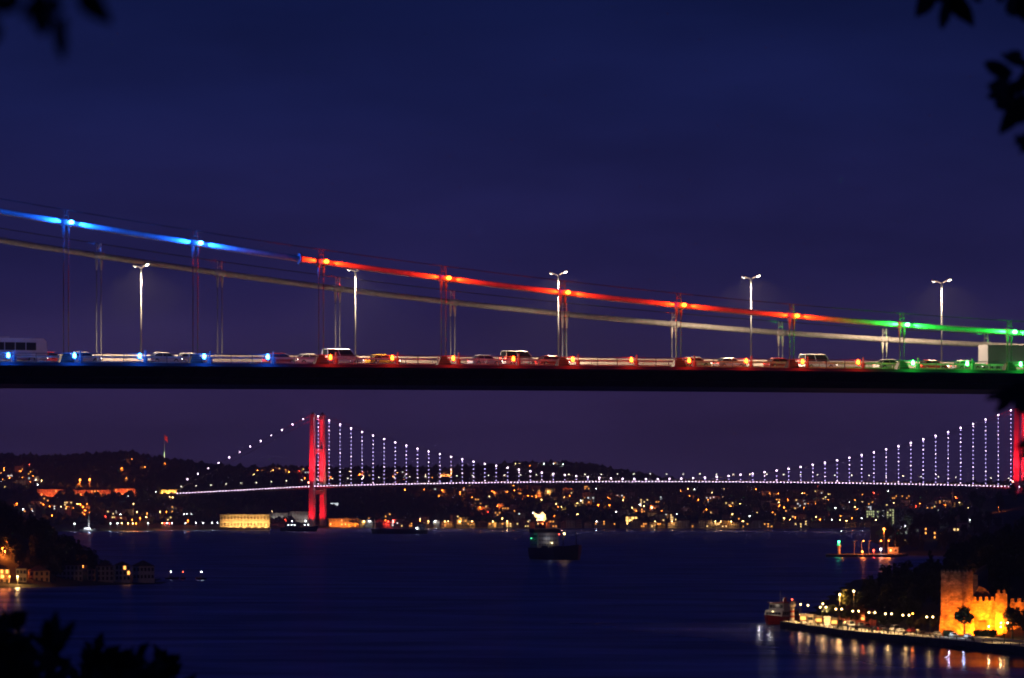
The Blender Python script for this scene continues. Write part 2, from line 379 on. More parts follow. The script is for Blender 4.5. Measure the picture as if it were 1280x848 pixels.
for k in range(-2, 40): put('panel_joint', jm, BR, B(k*4.48, 0, zb(k*4.48)), AL)
loft('top_rail', [(-2.62, 3.72), (-2.62, 3.82), (-2.52, 3.82), (-2.52, 3.72)], M['steel'])
for z in (2.95, 3.2, 3.45): loft('wire_rail', [(-2.59, z), (-2.59, z+.03), (-2.56, z+.03), (-2.56, z)], M['steel'])
# railing posts: a stout one every third
pm = MB().box((0, 0, .6), (.09, .09, 1.2)).mesh('railing_post', M['steel'])
pm2 = MB().box((0, 0, .72), (.16, .14, 1.44)).box((.05, .16, .42), (.6, .16, .66)).box((0, 0, 1.5), (.2, .2, .16)).mesh('railing_post', M['steel'])
gp = MB().box((0, 0, .42), (.1, .12, .85)).mesh('guard_post', M['galv'])
i = 0; s = -20
while s < 165:
    put('railing_post', pm2 if i % 3 == 1 else pm, BR, B(s, -2.57, zd(s)), AL); i += 1; s += 2.99
s = -19
while s < 165: put('guard_post', gp, BR, B(s, 1.73, zd(s, 1.7)), AL); s += 4
# cables, clamps, hangers
CS = [-349+i*8.96 for i in range(122)]
def cable(t, z, r, name, m, n=14, ss=CS): return MB().tube([B(s, t, zc(s)+z) for s in ss], r, n).build(name, m, BR, True)
cable(0, 0, .40, 'main_cable', M['cable']); cable(W_C, 0, .40, 'main_cable', M['cable'])
for t0 in (0, W_C):
    for dt in (-.42, .42): cable(t0+dt, 1.62, .028, 'hand_rope', M['black'], 5)
KC = {'blue': (.008, .12, 1.0), 'red': (1.0, .022, .002), 'green': (.02, 1.0, .06)}
LENS = {k: emat(k+'_lens', c, g) for k, c, g in (('blue', (.03, .24, 1), 45), ('red', (1, .06, .004), 40), ('green', (.06, 1, .12), 36))}
def colour_of(k): return 'blue' if k < 2 else ('red' if k < 7 else 'green')
for far_side in (0, 1):
    t0 = W_C*far_side
    for k in range(-1, 11):
        s = k*ST; z = zc(s); sl = (zc(s+1)-zc(s-1))/2
        hg = bpy.data.objects.new('hanger', None); COL.objects.link(hg); hg.parent = BR
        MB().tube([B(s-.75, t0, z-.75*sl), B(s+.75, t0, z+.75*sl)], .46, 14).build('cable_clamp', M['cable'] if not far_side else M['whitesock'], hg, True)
        mb = MB()
        for d in (-.33, .33): mb.tube([B(s+d, t0, z+.3), B(s+d, t0, z+1.68)], .055, 6)
        mb.tube([B(s-.33, t0, z+.95), B(s+.33, t0, z+.95)], .05, 6)
        for dt in (-.42, .42): mb.tube([B(s, t0, z+.95), B(s, t0+dt, z+1.62)], .04, 5)
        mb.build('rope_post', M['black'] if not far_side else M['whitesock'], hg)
        for d in (-.33, .33):
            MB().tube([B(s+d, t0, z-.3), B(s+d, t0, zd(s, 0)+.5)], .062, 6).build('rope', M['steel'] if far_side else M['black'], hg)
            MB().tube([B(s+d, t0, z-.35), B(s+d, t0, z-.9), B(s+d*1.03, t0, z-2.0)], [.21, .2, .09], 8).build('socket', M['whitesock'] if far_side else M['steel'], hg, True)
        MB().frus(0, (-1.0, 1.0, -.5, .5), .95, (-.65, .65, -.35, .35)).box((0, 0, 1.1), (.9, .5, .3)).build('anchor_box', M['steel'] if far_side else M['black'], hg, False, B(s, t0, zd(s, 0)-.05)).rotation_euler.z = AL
        # floodlight clamped to the outer side of the cable, washing it both ways
        c = colour_of(k); sg = -1 if not far_side else 1
        tl = t0+sg*.82
        fx = bpy.data.objects.new('cable_light', None); COL.objects.link(fx); fx.parent = BR; fx.location = B(s+.42, tl, z); fx.rotation_euler.z = AL
        MB().tube([(0, -sg*.35, 0), (0, 0, 0)], .05, 6).box((0, -sg*.05, -.2), (.34, .3, .14)).build('bracket', M['steel'], fx)
        if not far_side:
            MB().ball((0, 0, .02), .27, 10, 7, (1.35, 1, 1)).build('lens', LENS[c], fx, True)
            gain = 1.0 if c != 'blue' else 1.5
            for d in (-1, 1):
                q = (d*3.6, .47, 3.6*d*sl)
                light('SPOT', (d*.5, 0, .05), 13500*gain, KC[c], fx, .12, q, 44, 1.0, 'flood')
            light('POINT', (0, -.55, .1), 380, KC[c], fx, .1)
        else:
            light('POINT', (-.4, .3, .5), 700, KC[c], fx, .1)
# ring added on the cable only to block the red wash past it
sco = s_of(374.5, 0)
MB().tube([B(sco-.14, 0, zc(sco-.14)), B(sco+.14, 0, zc(sco+.14))], .72, 18).build('light_stop_collar', M['steel'], BR, False)
# coloured lanterns on the deck edge
dl_h = MB().box((0, .02, .10), (.34, .3, .2)).tube([(0, .05, .1), (0, .3, .1)], .04, 6).mesh('housing', M['steel'])
for j in range(-2, 21):
    s = j*ST/2+.05
    u = px(*B(s, -2.75, 0)[:2]); c = 'blue' if u < 380 else ('red' if u < 1100 else 'green')
    fx = bpy.data.objects.new('deck_light', None); COL.objects.link(fx); fx.parent = BR
    fx.location = B(s, -2.86, zd(s)+.42); fx.rotation_euler.z = AL
    put('housing', dl_h, fx)
    MB().ball((0, 0, .42), .26, 10, 7, (.8, .8, 1.5)).build('lens', LENS[c], fx, True)
    light('POINT', (0, -.9, .3), 220, KC[c], fx, .15)

# ---- street lamps of the near bridge
LW = (1, .71, .46)
lampw = emat('white_lamp_lens', (1, .86, .66), 14)
NLAB = 'tall twin headed street lamp on the near bridge median'
for u in (-95, 176.4, 444.3, 698, 938.8, 1177, 1412):
    s = s_of(u, 16.9); z0 = zd(s, 16.9)
    lp = thing('street_lamp', NLAB, 'street lamp', B(s, 16.9, z0), AL, 'twin headed lamps along the near bridge median')
    H = 12.9
    MB().tube([(0, 0, .9), (0, 0, 6), (0, 0, H)], [.11, .09, .065], 10).build('pole', M['steel'], lp, True)
    MB().box((0, 0, 1.1), (.42, .42, .5)).build('base', M['concrete'], lp)
    for d in (-1, 1):
        MB().tube([(0, 0, H-.12), (0, d*.9, H+.16), (0, d*1.6, H+.26)], .05, 6).build('arm', M['galv'], lp)
        hd = MB().frus(-.10, (-.20, .20, -.5, .5), .12, (-.12, .12, -.4, .4)).build('lamp_head', M['galv'], lp, False, (0, d*2.05, H+.36))
        hd.rotation_euler.x = d*R(16)
        MB().box((0, 0, -.12), (.30, .6, .05)).ball((0, 0, -.14), .15, 8, 5, (.8, 1.7, .6)).build('lens', lampw, hd)
        light('SPOT', (0, d*2.05, H+.1), 38000, LW, lp, .2, (0, d*2.6, 0), 150, .5)
        light('POINT', (0, d*1.0, H-.2), 55, LW, lp, .2)

# ---- vehicles
tailm = emat('tail_lens', (1, .05, .025), 22); headm = emat('head_lens', (1, .93, .78), 30); amberm = emat('amber_lens', (1, .4, .05), 5)
cabinm = emat('lit_cabin_pane', (1, .72, .38), .5)
def wheels(o, xs, y, r, wdt=.24):
    tm = MB(); tm.tube([(0, -wdt/2, 0), (0, wdt/2, 0)], r, 16); tme = tm.mesh('tyre', M['tyre'])
    rm = MB().tube([(0, -wdt/2-.015, 0), (0, wdt/2+.015, 0)], r*.58, 12).mesh('rim', M['rim'])
    for x in xs:
        for d in (-1, 1):
            w_ = bpy.data.objects.new('wheel', None); COL.objects.link(w_); w_.parent = o; w_.location = (x, d*y, r)
            put('tyre', tme, w_); put('rim', rm, w_)
def lamps(o, xf, xr, y, zf, zr, on=True):
    hm = MB().box((0, 0, 0), (.1, .34, .16)).mesh('headlight', headm if on else M['shipw']); tl = MB().box((0, 0, 0), (.1, .22, .26)).mesh('tail_light', tailm if on else M['hullr'])
    for d in (-1, 1): put('headlight', hm, o, (xf, d*y, zf)); put('tail_light', tl, o, (xr, d*y, zr))
def car(label, paint, van=False, group=None, name='car', on=True):
    o = thing(name, label, 'car' if not van else 'van', (0, 0, 0), 0, group)
    L_, wd = (4.4, .88) if not van else (5.2, .98)
    hh = 1.45 if not van else 2.1
    low = [(-L_/2, .32), (-L_/2-.03, .62), (-L_/2+.06, .92), (-L_/2+.5, .98), (L_/2-1.15, .95), (L_/2-.35, .80), (L_/2, .62), (L_/2, .32)] if not van else \
          [(-L_/2, .35), (-L_/2-.02, 1.1), (L_/2-1.2, 1.1), (L_/2-.3, .98), (L_/2, .75), (L_/2, .35)]
    MB().prism(low, -wd, wd).build('body', paint, o)
    if not van:
        a, b_ = (-1.75, 1.15, -.80, .80), (-1.15, .35, -.62, .62)
    else:
        a, b_ = (-2.58, 1.55, -.94, .94), (-2.5, .75, -.80, .80)
    z0 = .95 if not van else 1.08
    MB().frus(z0, a, hh-.05, b_).build('windows', M['glass'], o)
    MB().frus(hh-.06, (b_[0]-.06, b_[1]+.06, b_[2]-.05, b_[3]+.05), hh+.02, (b_[0]+.1, b_[1]-.12, b_[2]+.08, b_[3]-.08)).build('roof', paint, o)
    mb = MB()
    for d, k in ((-1, 2), (1, 3)):
        for f in (0, .45, 1):
            mb.tube([(lerp(a[0], a[1], f), a[k]*1.005, z0), (lerp(b_[0], b_[1], f), b_[k]*1.01, hh-.03)], .05, 5)
    mb.build('pillar', paint, o)
    wheels(o, (-L_*.31, L_*.31), wd-.1, .32); lamps(o, L_/2+.0, -L_/2-.02, wd-.22, .68, .8 if not van else 1.0, on)
    if not on: return o
    light('SPOT', (L_/2+.2, 0, .7), 900, (1, .93, .8), o, .15, (L_/2+12, 0, 0), 70, .8)
    light('SPOT', (-L_/2-.2, 0, .8), 420, (1, .05, .03), o, .15, (-L_/2-8, 0, 0), 100, .8)
    return o
def coach(label, paint, lit=True):
    o = thing('bus', label, 'bus'); L_ = 12; hw = 1.25
    prof = [(-6, .4), (-6.05, 2.9), (-5.8, 3.2), (5.5, 3.2), (5.95, 2.8), (6.05, 1.2), (6.0, .4)]
    MB().prism(prof, -hw, hw).build('body', paint, o)
    wp = MB().box((0, 0, 0), (1.34, .05, 1.0)).mesh('window', cabinm if lit else M['glass'])
    for d in (-1, 1):
        for k in range(7): put('window', wp, o, (-4.95+k*1.46, d*(hw+.012), 2.15))
    MB().box((6.03, 0, 2.05), (.06, 2.2, 1.3)).build('windscreen', M['glass'], o); MB().box((-.5, 0, 3.3), (3, 1.6, .2)).build('roof_unit', M['shipw'], o)
    wheels(o, (-3.4, 3.9), hw-.14, .48, .3); lamps(o, 6.05, -6.06, 1.0, .75, 1.0)
    light('SPOT', (-6.3, 0, 1.2), 150, (1, .05, .03), o, .15, (-12, 0, 0), 100, .8)
    return o
def truck(label, boxm, cabm):
    o = thing('truck', label, 'truck'); hw = 1.25
    MB().box((-1.3, 0, 2.35), (8.2, 2.5, 2.9)).build('cargo_box', boxm, o)
    MB().box((-.2, 0, .78), (10.2, 1.0, .22)).build('chassis', M['black'], o)
    MB().prism([(3.0, .6), (3.0, 3.0), (3.3, 3.2), (4.4, 3.0), (5.1, 1.9), (5.2, .6)], -1.15, 1.15).build('cab', cabm, o)
    MB().prism([(3.9, 2.0), (3.9, 2.75), (4.42, 2.75), (4.85, 2.0)], -1.17, 1.17).build('cab_window', M['glass'], o)
    wheels(o, (-4.2, -3.0, 3.7), 1.1, .5, .3); lamps(o, 5.2, -5.42, .95, .9, .9)
    light('SPOT', (-5.7, 0, 1.0), 150, (1, .05, .03), o, .15, (-12, 0, 0), 100, .8)
    return o
PAINT = {n: mat(n+'_car_paint', c, .3, .0, .05, 1) for n, c in (('white', (.7, .7, .68)), ('silver', (.45, .46, .48)), ('black', (.02, .02, .025)), ('red', (.4, .03, .03)), ('yellow', (.65, .38, .03)), ('blue', (.05, .1, .3)), ('grey', (.18, .18, .19)))}
def on_bridge(o, u, t, flip=False):
    s = s_of(u, t); o.location = B(s, t, zb(s)+2.73+.235*(1-abs(t-16.9)/14.9)); o.rotation_euler.z = AL+(math.pi if flip else 0)
on_bridge(coach('white coach with dark windows crossing the bridge beside the blue cable lamp', PAINT['white'], False), 0, 9)
TRAFFIC = [(62, 11.5, 'red', 0, 'hatchback'), (104, 8.2, 'white', 0, 'sedan'), (205, 8, 'white', 0, 'hatchback'), (238, 11.5, 'silver', 0, 'sedan'), (350, 8, 'red', 0, 'sedan'),
 (388, 11.5, 'white', 0, 'sedan'), (428, 8, 'white', 1, 'minibus'), (478, 11.5, 'yellow', 0, 'taxi'), (606, 8, 'silver', 0, 'hatchback'), (650, 11.5, 'white', 1, 'crew van'), (690, 8, 'red', 0, 'estate car'),
 (868, 8, 'white', 0, 'estate car'), (912, 11.5, 'silver', 0, 'saloon'), (975, 8, 'red', 0, 'saloon'), (1022, 11.5, 'white', 1, 'courier van'), (1112, 8, 'white', 0, 'hatchback'), (1165, 11.5, 'red', 0, 'coupe'), (1208, 8, 'white', 0, 'saloon')]
def lantern_zone(u):
    c = 'blue' if u < 380 else ('red' if u < 1100 else 'green')
    near_lamp = min((176, 444, 698, 939, 1177), key=lambda q: abs(q-u))
    return f'among {c} lanterns, {"below a lamp post" if abs(near_lamp-u) < 45 else "between lamp posts"}'
for u, t, c, v, kd in TRAFFIC: on_bridge(car(f'{c} {kd} on the near bridge {lantern_zone(u)}', PAINT[c], bool(v)), u, t)
on_bridge(truck('grey box truck under the green lit cable of the near bridge', PAINT['grey'], PAINT['white']), 1268, 12)
on_bridge(car('yellow cab driving the far carriageway of the near bridge', PAINT['yellow']), 230, 25, True)
on_bridge(car('silver car driving the far carriageway near the second lamp post', PAINT['silver']), 545, 25, True)
on_bridge(car('white car driving the far carriageway behind the red lanterns', PAINT['white']), 800, 26, True)

# ---------------------------------------------------------------- distant bridge
TL = Vector(((397-640)/F*6570, 6570, 0)); TR = Vector(((1276-640)/F*6100, 6100, 0))
FS = (TR-TL).normalized(); FT = Vector((-FS.y, FS.x, 0)); FL = (TR-TL).length
FA = math.atan2(FS.y, FS.x)
def G(s, t, z): return TL+FS*s+FT*t+Vector((0, 0, z))
def gz(s): return itp(s, [(-260, 48.5), (0, 60.5)]) if s < 0 else (60.5+6.8*(1-((s-FL/2)/(FL/2))**2)-(1.5*s/FL) if s <= FL else 59-(s-FL)*.02)
def gc(s): return 70+(165-70)*((s-FL/2)/(FL/2))**2
FB = thing('distant_suspension_bridge', 'distant suspension bridge with red floodlit towers and strings of white lights', 'bridge')
ss = [-262+i*12 for i in range(148)]
vs = []; prof = [(-16.5, 0), (-14, -3), (14, -3), (16.5, 0), (16.5, .6), (-16.5, .6)]
for s in ss: vs += [G(s, t, gz(s)+z) for t, z in prof]
k = len(prof)
MB().add(vs, [(i*k+j, i*k+(j+1) % k, (i+1)*k+(j+1) % k, (i+1)*k+j) for i in range(len(ss)-1) for j in range(k)]+[tuple(range(k))[::-1]]).build('deck_girder', M['fardeck'], FB)
vs = []; prof = [(15.2, .6), (15.2, 1.9), (15.5, 1.9), (15.5, .6)]
for s in ss: vs += [G(s, t, gz(s)+z) for t, z in prof]
k = 4
MB().add(vs, [(i*k+j, i*k+(j+1) % k, (i+1)*k+(j+1) % k, (i+1)*k+j) for i in range(len(ss)-1) for j in range(k)]).build('parapet', M['concrete'], FB)
bead_w = emat('white_bead', (.95, .66, 1), 15); bead_v = emat('violet_bead', (.58, .44, 1), 9)
for t in (-16.7,):
    mb = MB(); s = -225
    while s < FL+60: mb.ball(G(s, t, gz(s)+.1), .5, 6, 4); s += 5.1
    o = mb.build('deck_light_string', bead_w, FB); o['kind'] = 'stuff'
for t in (-14.2, 14.2):
    MB().tube([G(s, t, gc(s)) for s in [FL*i/60 for i in range(61)]], .32, 6).build('main_cable', M['fardeck'], FB)
    MB().tube([G(0, t, 165), G(-255, t, 50)], .32, 6).build('back_stay', M['fardeck'], FB)
    MB().tube([G(FL, t, 165), G(FL+255, t, 50)], .32, 6).build('back_stay', M['fardeck'], FB)
mb = MB()
for i in range(12): mb.ball(G(-16-17.6*i, -14.2, 165-(16+17.6*i)*115/255+.6), .95 if i % 3 else .7, 6, 4)
mb.build('back_stay_light_string', bead_w, FB)['kind'] = 'stuff'
for i in range(60):
    s = 8.9+i*(FL-17.8)/59; hg = bpy.data.objects.new('hanger', None); COL.objects.link(hg); hg.parent = FB
    zt = max(gc(s), gz(s)+2.5)
    MB().tube([G(s, -14.2, gz(s)), G(s, -14.2, zt)], .09, 5).tube([G(s, 14.2, gz(s)), G(s, 14.2, zt)], .09, 5).build('rope', M['fardeck'], hg)
    mb = MB(); mb2 = MB(); z = gz(s)+3.2; q = 0
    while z < zt-2: (mb if (q+i) % 5 == 0 else mb2).ball(G(s, -14.6, z), .5, 6, 4); z += 5.5; q += 1
    mb.ball(G(s, -14.6, zt), .95, 6, 4)
    mb.build('light_string', bead_w, hg)
    if mb2.v: mb2.build('light_string', bead_v, hg)
RED = (1, .008, .018)
def tower(s0):
    tw = bpy.data.objects.new('tower', None); COL.objects.link(tw); tw.parent = FB; tw.location = G(s0, 0, 0); tw.rotation_euler.z = FA
    for d in (-1, 1):
        MB().frus(0, (-4.0, 4.0, d*17-3.6, d*17+3.6), 165, (-3.0, 3.0, d*14.5-2.8, d*14.5+2.8)).build('leg', M['farsteel'], tw)
        MB().box((0, d*17, 1.5), (14, 12, 5)).build('pier', M['concrete'], tw)
        MB().frus(165, (-2.6, 2.6, d*14.2-1.5, d*14.2+1.5), 168, (-1.2, 1.2, d*14.2-1, d*14.2+1)).build('saddle', M['farsteel'], tw)
    for z, h in ((52, 6), (112, 6), (160, 5.5)):
        hw = lerp(17, 14.5, z/165)-2.9
        MB().box((0, 0, z), (4.6, hw*2, h)).build('cross_beam', M['farsteel'], tw)
    for d in (-1, 1):
        y = d*15.6
        # floods on the deck edge and on the pier wash the leg faces
        for dx in (-13, 13):
            light('SPOT', (dx, y-15, 63), 7.5e5, RED, tw, .6, (0, y, 138), 60, 1, 'flood')
            light('SPOT', (dx, y-15, 63), 7e4, RED, tw, .6, (0, y, 85), 80, 1, 'flood')
            light('SPOT', (dx, y-15, 6), 1e5, RED, tw, .6, (0, y, 38), 80, 1, 'flood')
    MB().box((-4.6, -18.5, 66), (1.5, 1.5, 2.2)).build('flood_lens', emat('flood_lens', (1, .35, .25), 14), tw)
    return tw
tower(0); tower(FL)
# lamps along the distant bridge
lamp_far = emat('distant_lamp_lens', (1, .93, .75), 10)
pole_me = MB().tube([(0, 0, 0), (0, 0, 8.5), (0, .7, 9.8), (0, 2.2, 10.2)], [.22, .18, .15, .12], 6).mesh('pole', M['galv'])
head_me = MB().box((0, 2.6, 10.2), (.7, 1.8, .5)).mesh('lamp_head', lamp_far)
for i in range(52):
    s = -235+i*25.3
    lp = thing('bridge_lamp', 'small single arm lamp on the distant bridge deck', 'street lamp', G(s, 9, gz(s)+.6), FA, 'lamps along the distant bridge')
    put('pole', pole_me, lp); put('lamp_head', head_me, lp)
    light('POINT', (0, 2.6, 9.4), 2600, (1, .55, .3), lp, .3)

# ---------------------------------------------------------------- trees
def crown_mesh(name, m, seed, h, rx, z0, nleaf, kind):
    rnd = random.Random(seed); mb = MB(); cl = []
    if kind == 'round':
        for i in range(26):
            a = rnd.uniform(0, 6.28); r = rx*math.sqrt(rnd.random())*.78; zz = z0+(h-z0)*(.12+.8*rnd.random())
            f = 1-abs((zz-z0)/(h-z0)-.45)*1.1
            cl.append((r*f*math.cos(a), r*f*math.sin(a), zz, rx*rnd.uniform(.22, .42)))
    else:
        for i in range(30):
            q = rnd.random(); a = rnd.uniform(0, 6.28); f = (1-q)**.8*rx*.85+.15
            cl.append((f*math.cos(a)*rnd.uniform(.3, 1), f*math.sin(a)*rnd.uniform(.3, 1), z0+(h-z0)*q*.97, rx*(.16+.26*(1-q))))
    for i in range(nleaf):
        cx, cy_, cz, cr_ = cl[i % len(cl)]
        v = Vector((rnd.gauss(0, 1), rnd.gauss(0, 1), rnd.gauss(0, 1))).normalized()*cr_*rnd.random()**.35
        c = Vector((cx, cy_, cz))+v*Vector((1, 1, .8)).length/1.6
        a = Vector((rnd.gauss(0, 1), rnd.gauss(0, 1), rnd.gauss(0, .6))).normalized(); b_ = a.cross(Vector((rnd.gauss(0, 1), rnd.gauss(0, 1), 1))).normalized()
        sz = rnd.uniform(.28, .62)*(1 if kind == 'round' else .8)
        mb.add([c-a*sz, c+b_*sz*.55, c+a*sz, c-b_*sz*.55], [(0, 1, 2, 3)])
    return mb.mesh(name, m)
def trunk_mesh(seed, h, z0, rx):
    rnd = random.Random(seed+50); mb = MB().tube([(0, 0, -1), (.1, 0, z0*.6), (.0, .15, z0+(h-z0)*.7)], [.38, .28, .08], 7)
    for i in range(5):
        a = i*1.3+rnd.random(); z = z0*.8+(h-z0)*.12*i
        mb.tube([(0, 0, z), (rx*.45*math.cos(a), rx*.45*math.sin(a), z+rx*.4), (rx*.7*math.cos(a), rx*.7*math.sin(a), z+rx*.75)], [.14, .09, .03], 5)
    return mb.mesh('trunk', M['trunk'])
TREES = []
for sd_, h, rx, z0, kd in ((1, 12, 4.6, 3, 'round'), (2, 10, 4.0, 2.2, 'round'), (3, 14, 4.2, 3, 'round'), (4, 15, 2.6, 1.5, 'cone'), (5, 13, 1.9, 1.0, 'cone'), (6, 9, 3.6, 4.0, 'round')):
    TREES.append((crown_mesh('crown', M['leaf'] if kd == 'round' else M['leaf2'], sd_, h, rx, z0, 1500, kd), trunk_mesh(sd_, h, z0, rx), kd))
def tree(p, kind, sc_, label, group, name='tree'):
    t = thing(name, label, 'tree', p, random.uniform(0, 6.28), group); c, tr, kd = TREES[kind]
    t.scale = (sc_*random.uniform(.9, 1.15), sc_*random.uniform(.9, 1.15), sc_)
    put('trunk', tr, t); put('crown', c, t); return t

def dark_tree(land, x, y, kinds, sc_, label, group):
    tree((x, y, land.z(x, y)-.3), random.choice(kinds), sc_, label, group)
# black trees on the castle hill: a row behind the promenade, then up the slope
def czone(u): return 'above the ferry landing' if u < 1060 else ('between the landing and the castle tower' if u < 1165 else 'above the castle wall')
CASTLE_C = Vector(P(1196, 795, 1478))
def road_off(x, y): return sdist(x, y, castle_land.poly)
cnt = 0
while cnt < 215:
    D = random.uniform(1440, 2250); u = random.uniform(1000, 1330); x, y = UD(u, D)
    o_ = road_off(x, y)
    if o_ < 24 or (u > 1150 and o_ < 60 and D < 1580) or (1160 < u < 1330 and D < 1500): continue
    if u < 1030 and D > 1900: continue
    sc_ = random.uniform(.75, 1.2)
    k = random.choice((0, 1, 2, 2, 0, 3, 4, 1))
    kd = TREES[k][2]
    cls = 'bushy tree' if kd == 'round' else 'slender cypress'
    tree((x, y, castle_land.z(x, y)-.4), k, sc_, f'unlit black {cls} on the hillside {czone(u)}', f'unlit {cls} cover {czone(u)}', 'tree' if kd == 'round' else 'cypress_tree'); cnt += 1
cnt = 0
while cnt < 170:
    D = random.uniform(2400, 2950); u = random.uniform(-25, 198) if cnt % 3 else random.uniform(-20, 110); x, y = UD(u, D)
    o_ = sdist(x, y, prom_land.poly)
    if o_ < 22: continue
    k = random.choice((0, 1, 2, 2, 0, 3)); kd = TREES[k][2]; cls = 'bushy tree' if kd == 'round' else 'slender cypress'
    tree((x, y, prom_land.z(x, y)-.4), k, random.uniform(.8, 1.25)*(.62 if u > 115 else 1), f'unlit black {cls} on the wooded point above the waterside houses', f'unlit {cls} cover of the wooded point', 'tree' if kd == 'round' else 'cypress_tree'); cnt += 1
cnt = 0
while cnt < 90:
    u = random.uniform(1100, 1300); t = random.uniform(.02, 1.0); p = mid.at(u, t)
    k = random.choice((0, 1, 2, 3)); kd = TREES[k][2]; cls = 'bushy tree' if kd == 'round' else 'slender cypress'
    tree(p-Vector((0, 0, .5)), k, random.uniform(.9, 1.4), f'dim {cls} on the headland beyond the small pier', f'{cls} cover of the headland', 'tree' if kd == 'round' else 'cypress_tree'); cnt += 1
# far woods read as one mass
mb = MB(); rnd = random.Random(11)
for i in range(9000):
    u = rnd.uniform(-60, 1340); t = rnd.random()**.8*1.02; p = far.at(u, t)
    if t < .06: continue
    r = rnd.uniform(3.5, 8); vs = []
    for j in range(6):
        d = [(1, 0, 0), (-1, 0, 0), (0, 1, 0), (0, -1, 0), (0, 0, 1), (0, 0, -1)][j]
        vs.append(p+Vector((0, 0, r*.5))+Vector(d)*r*rnd.uniform(.6, 1.25)+Vector((rnd.uniform(-2, 2), 0, rnd.uniform(-1, 1))))
    mb.add(vs, [(0, 2, 4), (2, 1, 4), (1, 3, 4), (3, 0, 4), (2, 0, 5), (1, 2, 5), (3, 1, 5), (0, 3, 5)])
o = mb.build('woodland', M['leaf']); o['kind'] = 'stuff'; o['label'] = 'dark mass of trees covering the far hills'; o['category'] = 'woodland'

# ---------------------------------------------------------------- buildings
WINM = {'amber': emat('amber_window', (1, .36, .07), 3.6), 'yellow': emat('yellow_window', (1, .62, .24), 3.6), 'white': emat('white_window', (.9, .95, 1), 2.6),
        'green': emat('greenish_window', (.86, .95, .42), 1.5), 'dark': M['pane']}
_cache = {}
def wallmesh(key, fn, m):
    if key not in _cache: _cache[key] = fn().mesh(key[0], m)
    return _cache[key]
def building(name, label, cat, p, rz, wdt, dep, h, rows, cols, wall, roof='hip', winc='dark', litp=.5, group=None, ww=1.1, wh=1.5, frame=True, litc=None):
    o = thing(name, label, cat, p, rz, group)
    put('wall', wallmesh(('wall', wdt, dep, h), lambda: MB().box((0, dep/2, h/2-1.5), (wdt, dep, h+3)), wall), o, m=wall)
    if roof == 'hip':
        e = .5; rh = min(wdt, dep)*.28
        def rf():
            ins = min(wdt, dep)/2
            x0, x1 = -wdt/2-e, wdt/2+e
            vs = [(x0, -e, h), (x1, -e, h), (x1, dep+e, h), (x0, dep+e, h), (-wdt/2+ins, dep/2, h+rh), (wdt/2-ins+.01, dep/2, h+rh)]
            return MB().add(vs, [(0, 1, 5, 4), (2, 3, 4, 5), (1, 2, 5), (3, 0, 4), (3, 2, 1, 0)])
        put('roof', wallmesh(('roof', wdt, dep, h), rf, M['tile']), o)
    else:
        put('roof', wallmesh(('roof', wdt, dep, h, 1), lambda: MB().box((0, dep/2, h+.25), (wdt+.6, dep+.6, .5)), M['concrete']), o)
    wm_ = wallmesh(('window', ww, wh), lambda: MB().box((0, 0, 0), (ww, .12, wh)), M['pane'])
    for r_ in range(rows):
        for c_ in range(cols):
            x = (c_+.5)/cols*wdt-wdt/2; z = (r_+.55)/rows*h
            lit = random.random() < litp
            put('window', wm_, o, (x, -.04, z), m=WINM[winc] if lit else M['pane'])
    return o
def face(u): return -math.atan2((u-640), F)

# street lamps of the far shore
LMAT = {'o': emat('sodium_globe', (1, .26, .035), 26), 'w': emat('white_globe', (.92, .95, 1), 26), 'y': emat('warm_globe', (1, .70, .30), 26), 'r': emat('red_globe', (1, .08, .04), 16), 'g': emat('green_globe', (.08, 1, .4), 20)}
LCOL = {'o': (1, .19, .025), 'w': (.85, .92, 1), 'y': (1, .48, .12), 'r': (1, .05, .03), 'g': (.05, 1, .3)}
LNAME = {'o': 'orange', 'w': 'white', 'y': 'yellow', 'r': 'red', 'g': 'green'}
fp = MB().tube([(0, 0, -1), (0, 0, 7.4)], .12, 6).mesh('pole', M['galv'])
fg = {k: MB().ball((0, 0, 7.8), .5, 8, 5).mesh('globe', m) for k, m in LMAT.items()}
def zone_of(u):
    return 'near the barracks' if u < 250 else 'behind the palace' if u < 398 else 'beyond the red tower' if u < 640 else 'near the floodlit mansion' if u < 860 else 'between mansion and hotel' if u < 1078 else 'around the hotel'
def far_lamp(u, py, c, hill=far, zone='on the far hillside', W=None, big=1.0):
    p, t = hill.find(u, py, 7.8*big)
    if hill is far and zone == 'on the far hillside': zone = ('on the far waterfront ' if t < .03 else 'on the far hillside ')+zone_of(u)
    lp = thing('street_lamp', f'{LNAME[c]} globe street lamp {zone}', 'street lamp', p, 0, f'{LNAME[c]} lamps {zone}')
    lp.scale = (big, big, big)
    put('pole', fp, lp); put('globe', fg[c], lp)
    light('POINT', (0, -1.2, 7.2), W or {'w': 1200, 'y': 3500}.get(c, 7500), LCOL[c], lp, .4)
    return p
